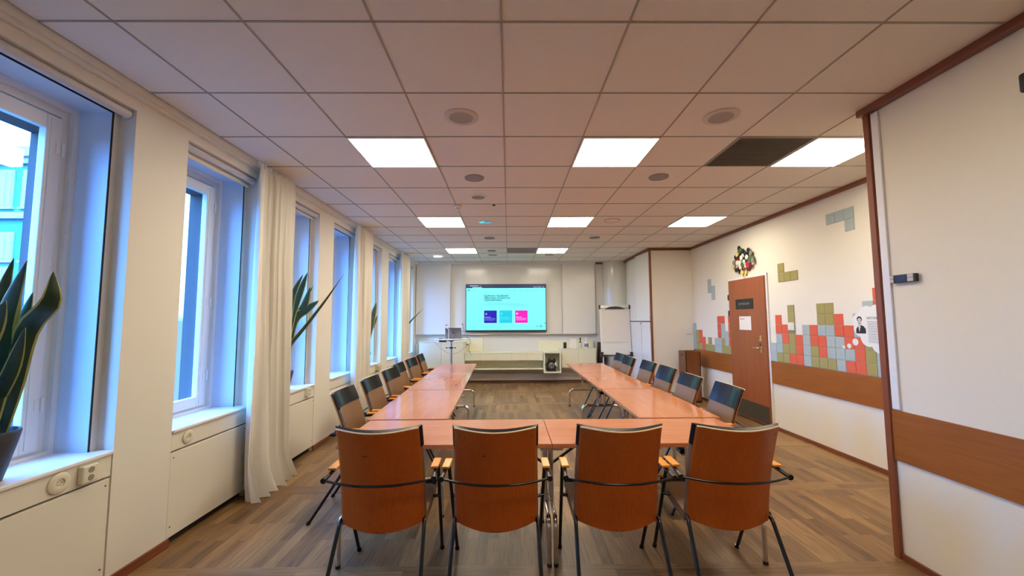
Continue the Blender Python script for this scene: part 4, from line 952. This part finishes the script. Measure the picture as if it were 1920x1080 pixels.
def plant(x, y, lb, leaves, r=.125, h=.225):
    z0 = ZS + .0005
    t = thing('snake_plant', lb, 'plant', (0, 0, 0))
    b = bmesh.new(); T = Matrix.Translation((x, y, z0)); lathe(b, [(r * .62, 0), (r * .75, h * .3), (r * .93, h * .75), (r, h * .97), (r * .98, h), (r * .90, h), (r * .88, h * .88)], 40, 0, T); ob('pot', b, M_pot, t)
    b = bmesh.new(); lathe(b, [(r * .86, h * .84), (r * .8, h * .88), (.01, h * .9)], 24, 0, T); ob('soil', b, M_soil, t)
    for L in leaves:
        pts, w, a0, a1 = L; leaf(t, [(p[0], p[1], p[2]) for p in pts], w, a0, a1)
zb = ZS + .19
px, py = -2.355, 1.885
def pj(u, v, Y): return ((u - 953) * Y / 767, Y, 1.46 + (600 - v) * Y / 767)
plant(px, py, 'snake plant in a charcoal pot on the nearest window sill', [
    ([(px + .02, py + .05, zb), pj(45, 720, 1.95), pj(62, 620, 1.94), pj(103, 565, 1.90), pj(103, 505, 1.90)], .034, .2, 1.1),
    ([(px, py + .02, zb), pj(22, 690, 1.93), pj(18, 600, 1.90), pj(52, 485, 1.90)], .034, .5, .2),
    ([(px + .03, py, zb), pj(12, 760, 1.93), pj(40, 690, 1.90), pj(60, 610, 1.88)], .024, .9, .3),
    ([(px - .02, py + .04, zb), pj(20, 700, 1.98), pj(28, 600, 1.98), pj(44, 540, 1.98)], .028, 0, .6),
    ([(px - .04, py, zb), pj(-10, 680, 1.90), pj(5, 580, 1.90), pj(28, 480, 1.90)], .022, .3, .9),
    ([(px - .02, py - .03, zb), pj(-30, 700, 1.85), pj(-5, 620, 1.85), pj(20, 560, 1.84)], .034, .2, .4),
    ([(px + .01, py + .06, zb), pj(30, 740, 2.0), pj(34, 700, 2.0), pj(36, 715 - 50, 2.0)], .030, 1.2, .9),
    ([(px - .03, py + .06, zb), pj(44, 640, 2.02), pj(55, 590, 2.02), pj(68, 545, 2.02)], .018, .8, .2),
    ([(px + .02, py - .05, zb), pj(-20, 660, 1.8), pj(-60, 560, 1.8), pj(-70, 500, 1.8)], .034, .8, .2)])
px, py = -2.345, 4.31
plant(px, py, 'snake plant on the sill just past the first curtain, one long leaf leaning out', [
    ([(px + .02, py, zb), pj(545, 652, 4.36), pj(575, 612, 4.45), pj(612, 562, 4.58), pj(644, 513, 4.70)], .020, .6, 1.6),
    ([(px, py, zb), pj(548, 600, 4.40), pj(562, 550, 4.42), pj(576, 509, 4.42)], .030, .2, .4),
    ([(px, py, zb), pj(545, 600, 4.30), pj(551, 550, 4.30), pj(568, 513, 4.30)], .022, .6, .4),
    ([(px + .02, py, zb), pj(549, 610, 4.42), pj(570, 575, 4.45), pj(582, 536, 4.48)], .036, .4, .2),
    ([(px + .02, py + .02, zb), pj(553, 605, 4.42), pj(575, 580, 4.46), pj(599, 562, 4.5)], .036, .7, .2),
    ([(px - .03, py, zb), pj(548, 620, 4.5), pj(570, 570, 4.52), pj(587, 535, 4.54)], .016, .3, .3)], .105, .2)
px, py = -2.345, 6.72
plant(px, py, 'snake plant on the sill just past the second curtain', [
    ([(px, py, zb), pj(693, 630, 6.74), pj(701, 590, 6.82), pj(706, 566, 6.88)], .036, .3, .6),
    ([(px, py, zb), pj(694, 630, 6.8), pj(703, 605, 6.84), pj(709, 590, 6.9)], .020, .3, .6),
    ([(px, py, zb), pj(688, 630, 6.7), pj(690, 590, 6.7), pj(692, 560, 6.7)], .034, .3, .6)], .105, .2)
px, py = -2.345, 9.02
plant(px, py, 'snake plant on the farthest sill with one leaf crossing the board', [
    ([(px, py, zb), pj(757, 622, 9.04), pj(770, 603, 9.08), pj(795, 577, 9.1)], .026, .3, 1.4),
    ([(px, py, zb), pj(754, 620, 9.0), pj(756, 590, 9.0), pj(757, 570, 9.0)], .034, .3, .6)], .105, .2)
# lone antenna-like stick behind the far left chair
t = thing('pointer_stick', 'thin grey stick leaning by the far left chair under the cabinet end', 'stick', (-2.06, 9.25, 0))
b = bmesh.new(); tube(b, [(-.05, 0, 0), (-.03, 0, .88), (.03, 0, 1.06)], .004, 8); ob('stick', b, M_dgrey, t)
b = bmesh.new(); tube(b, [(-.051, 0, 0), (-.0505, 0, .03)], .007, 8); ob('tip', b, M_black, t)
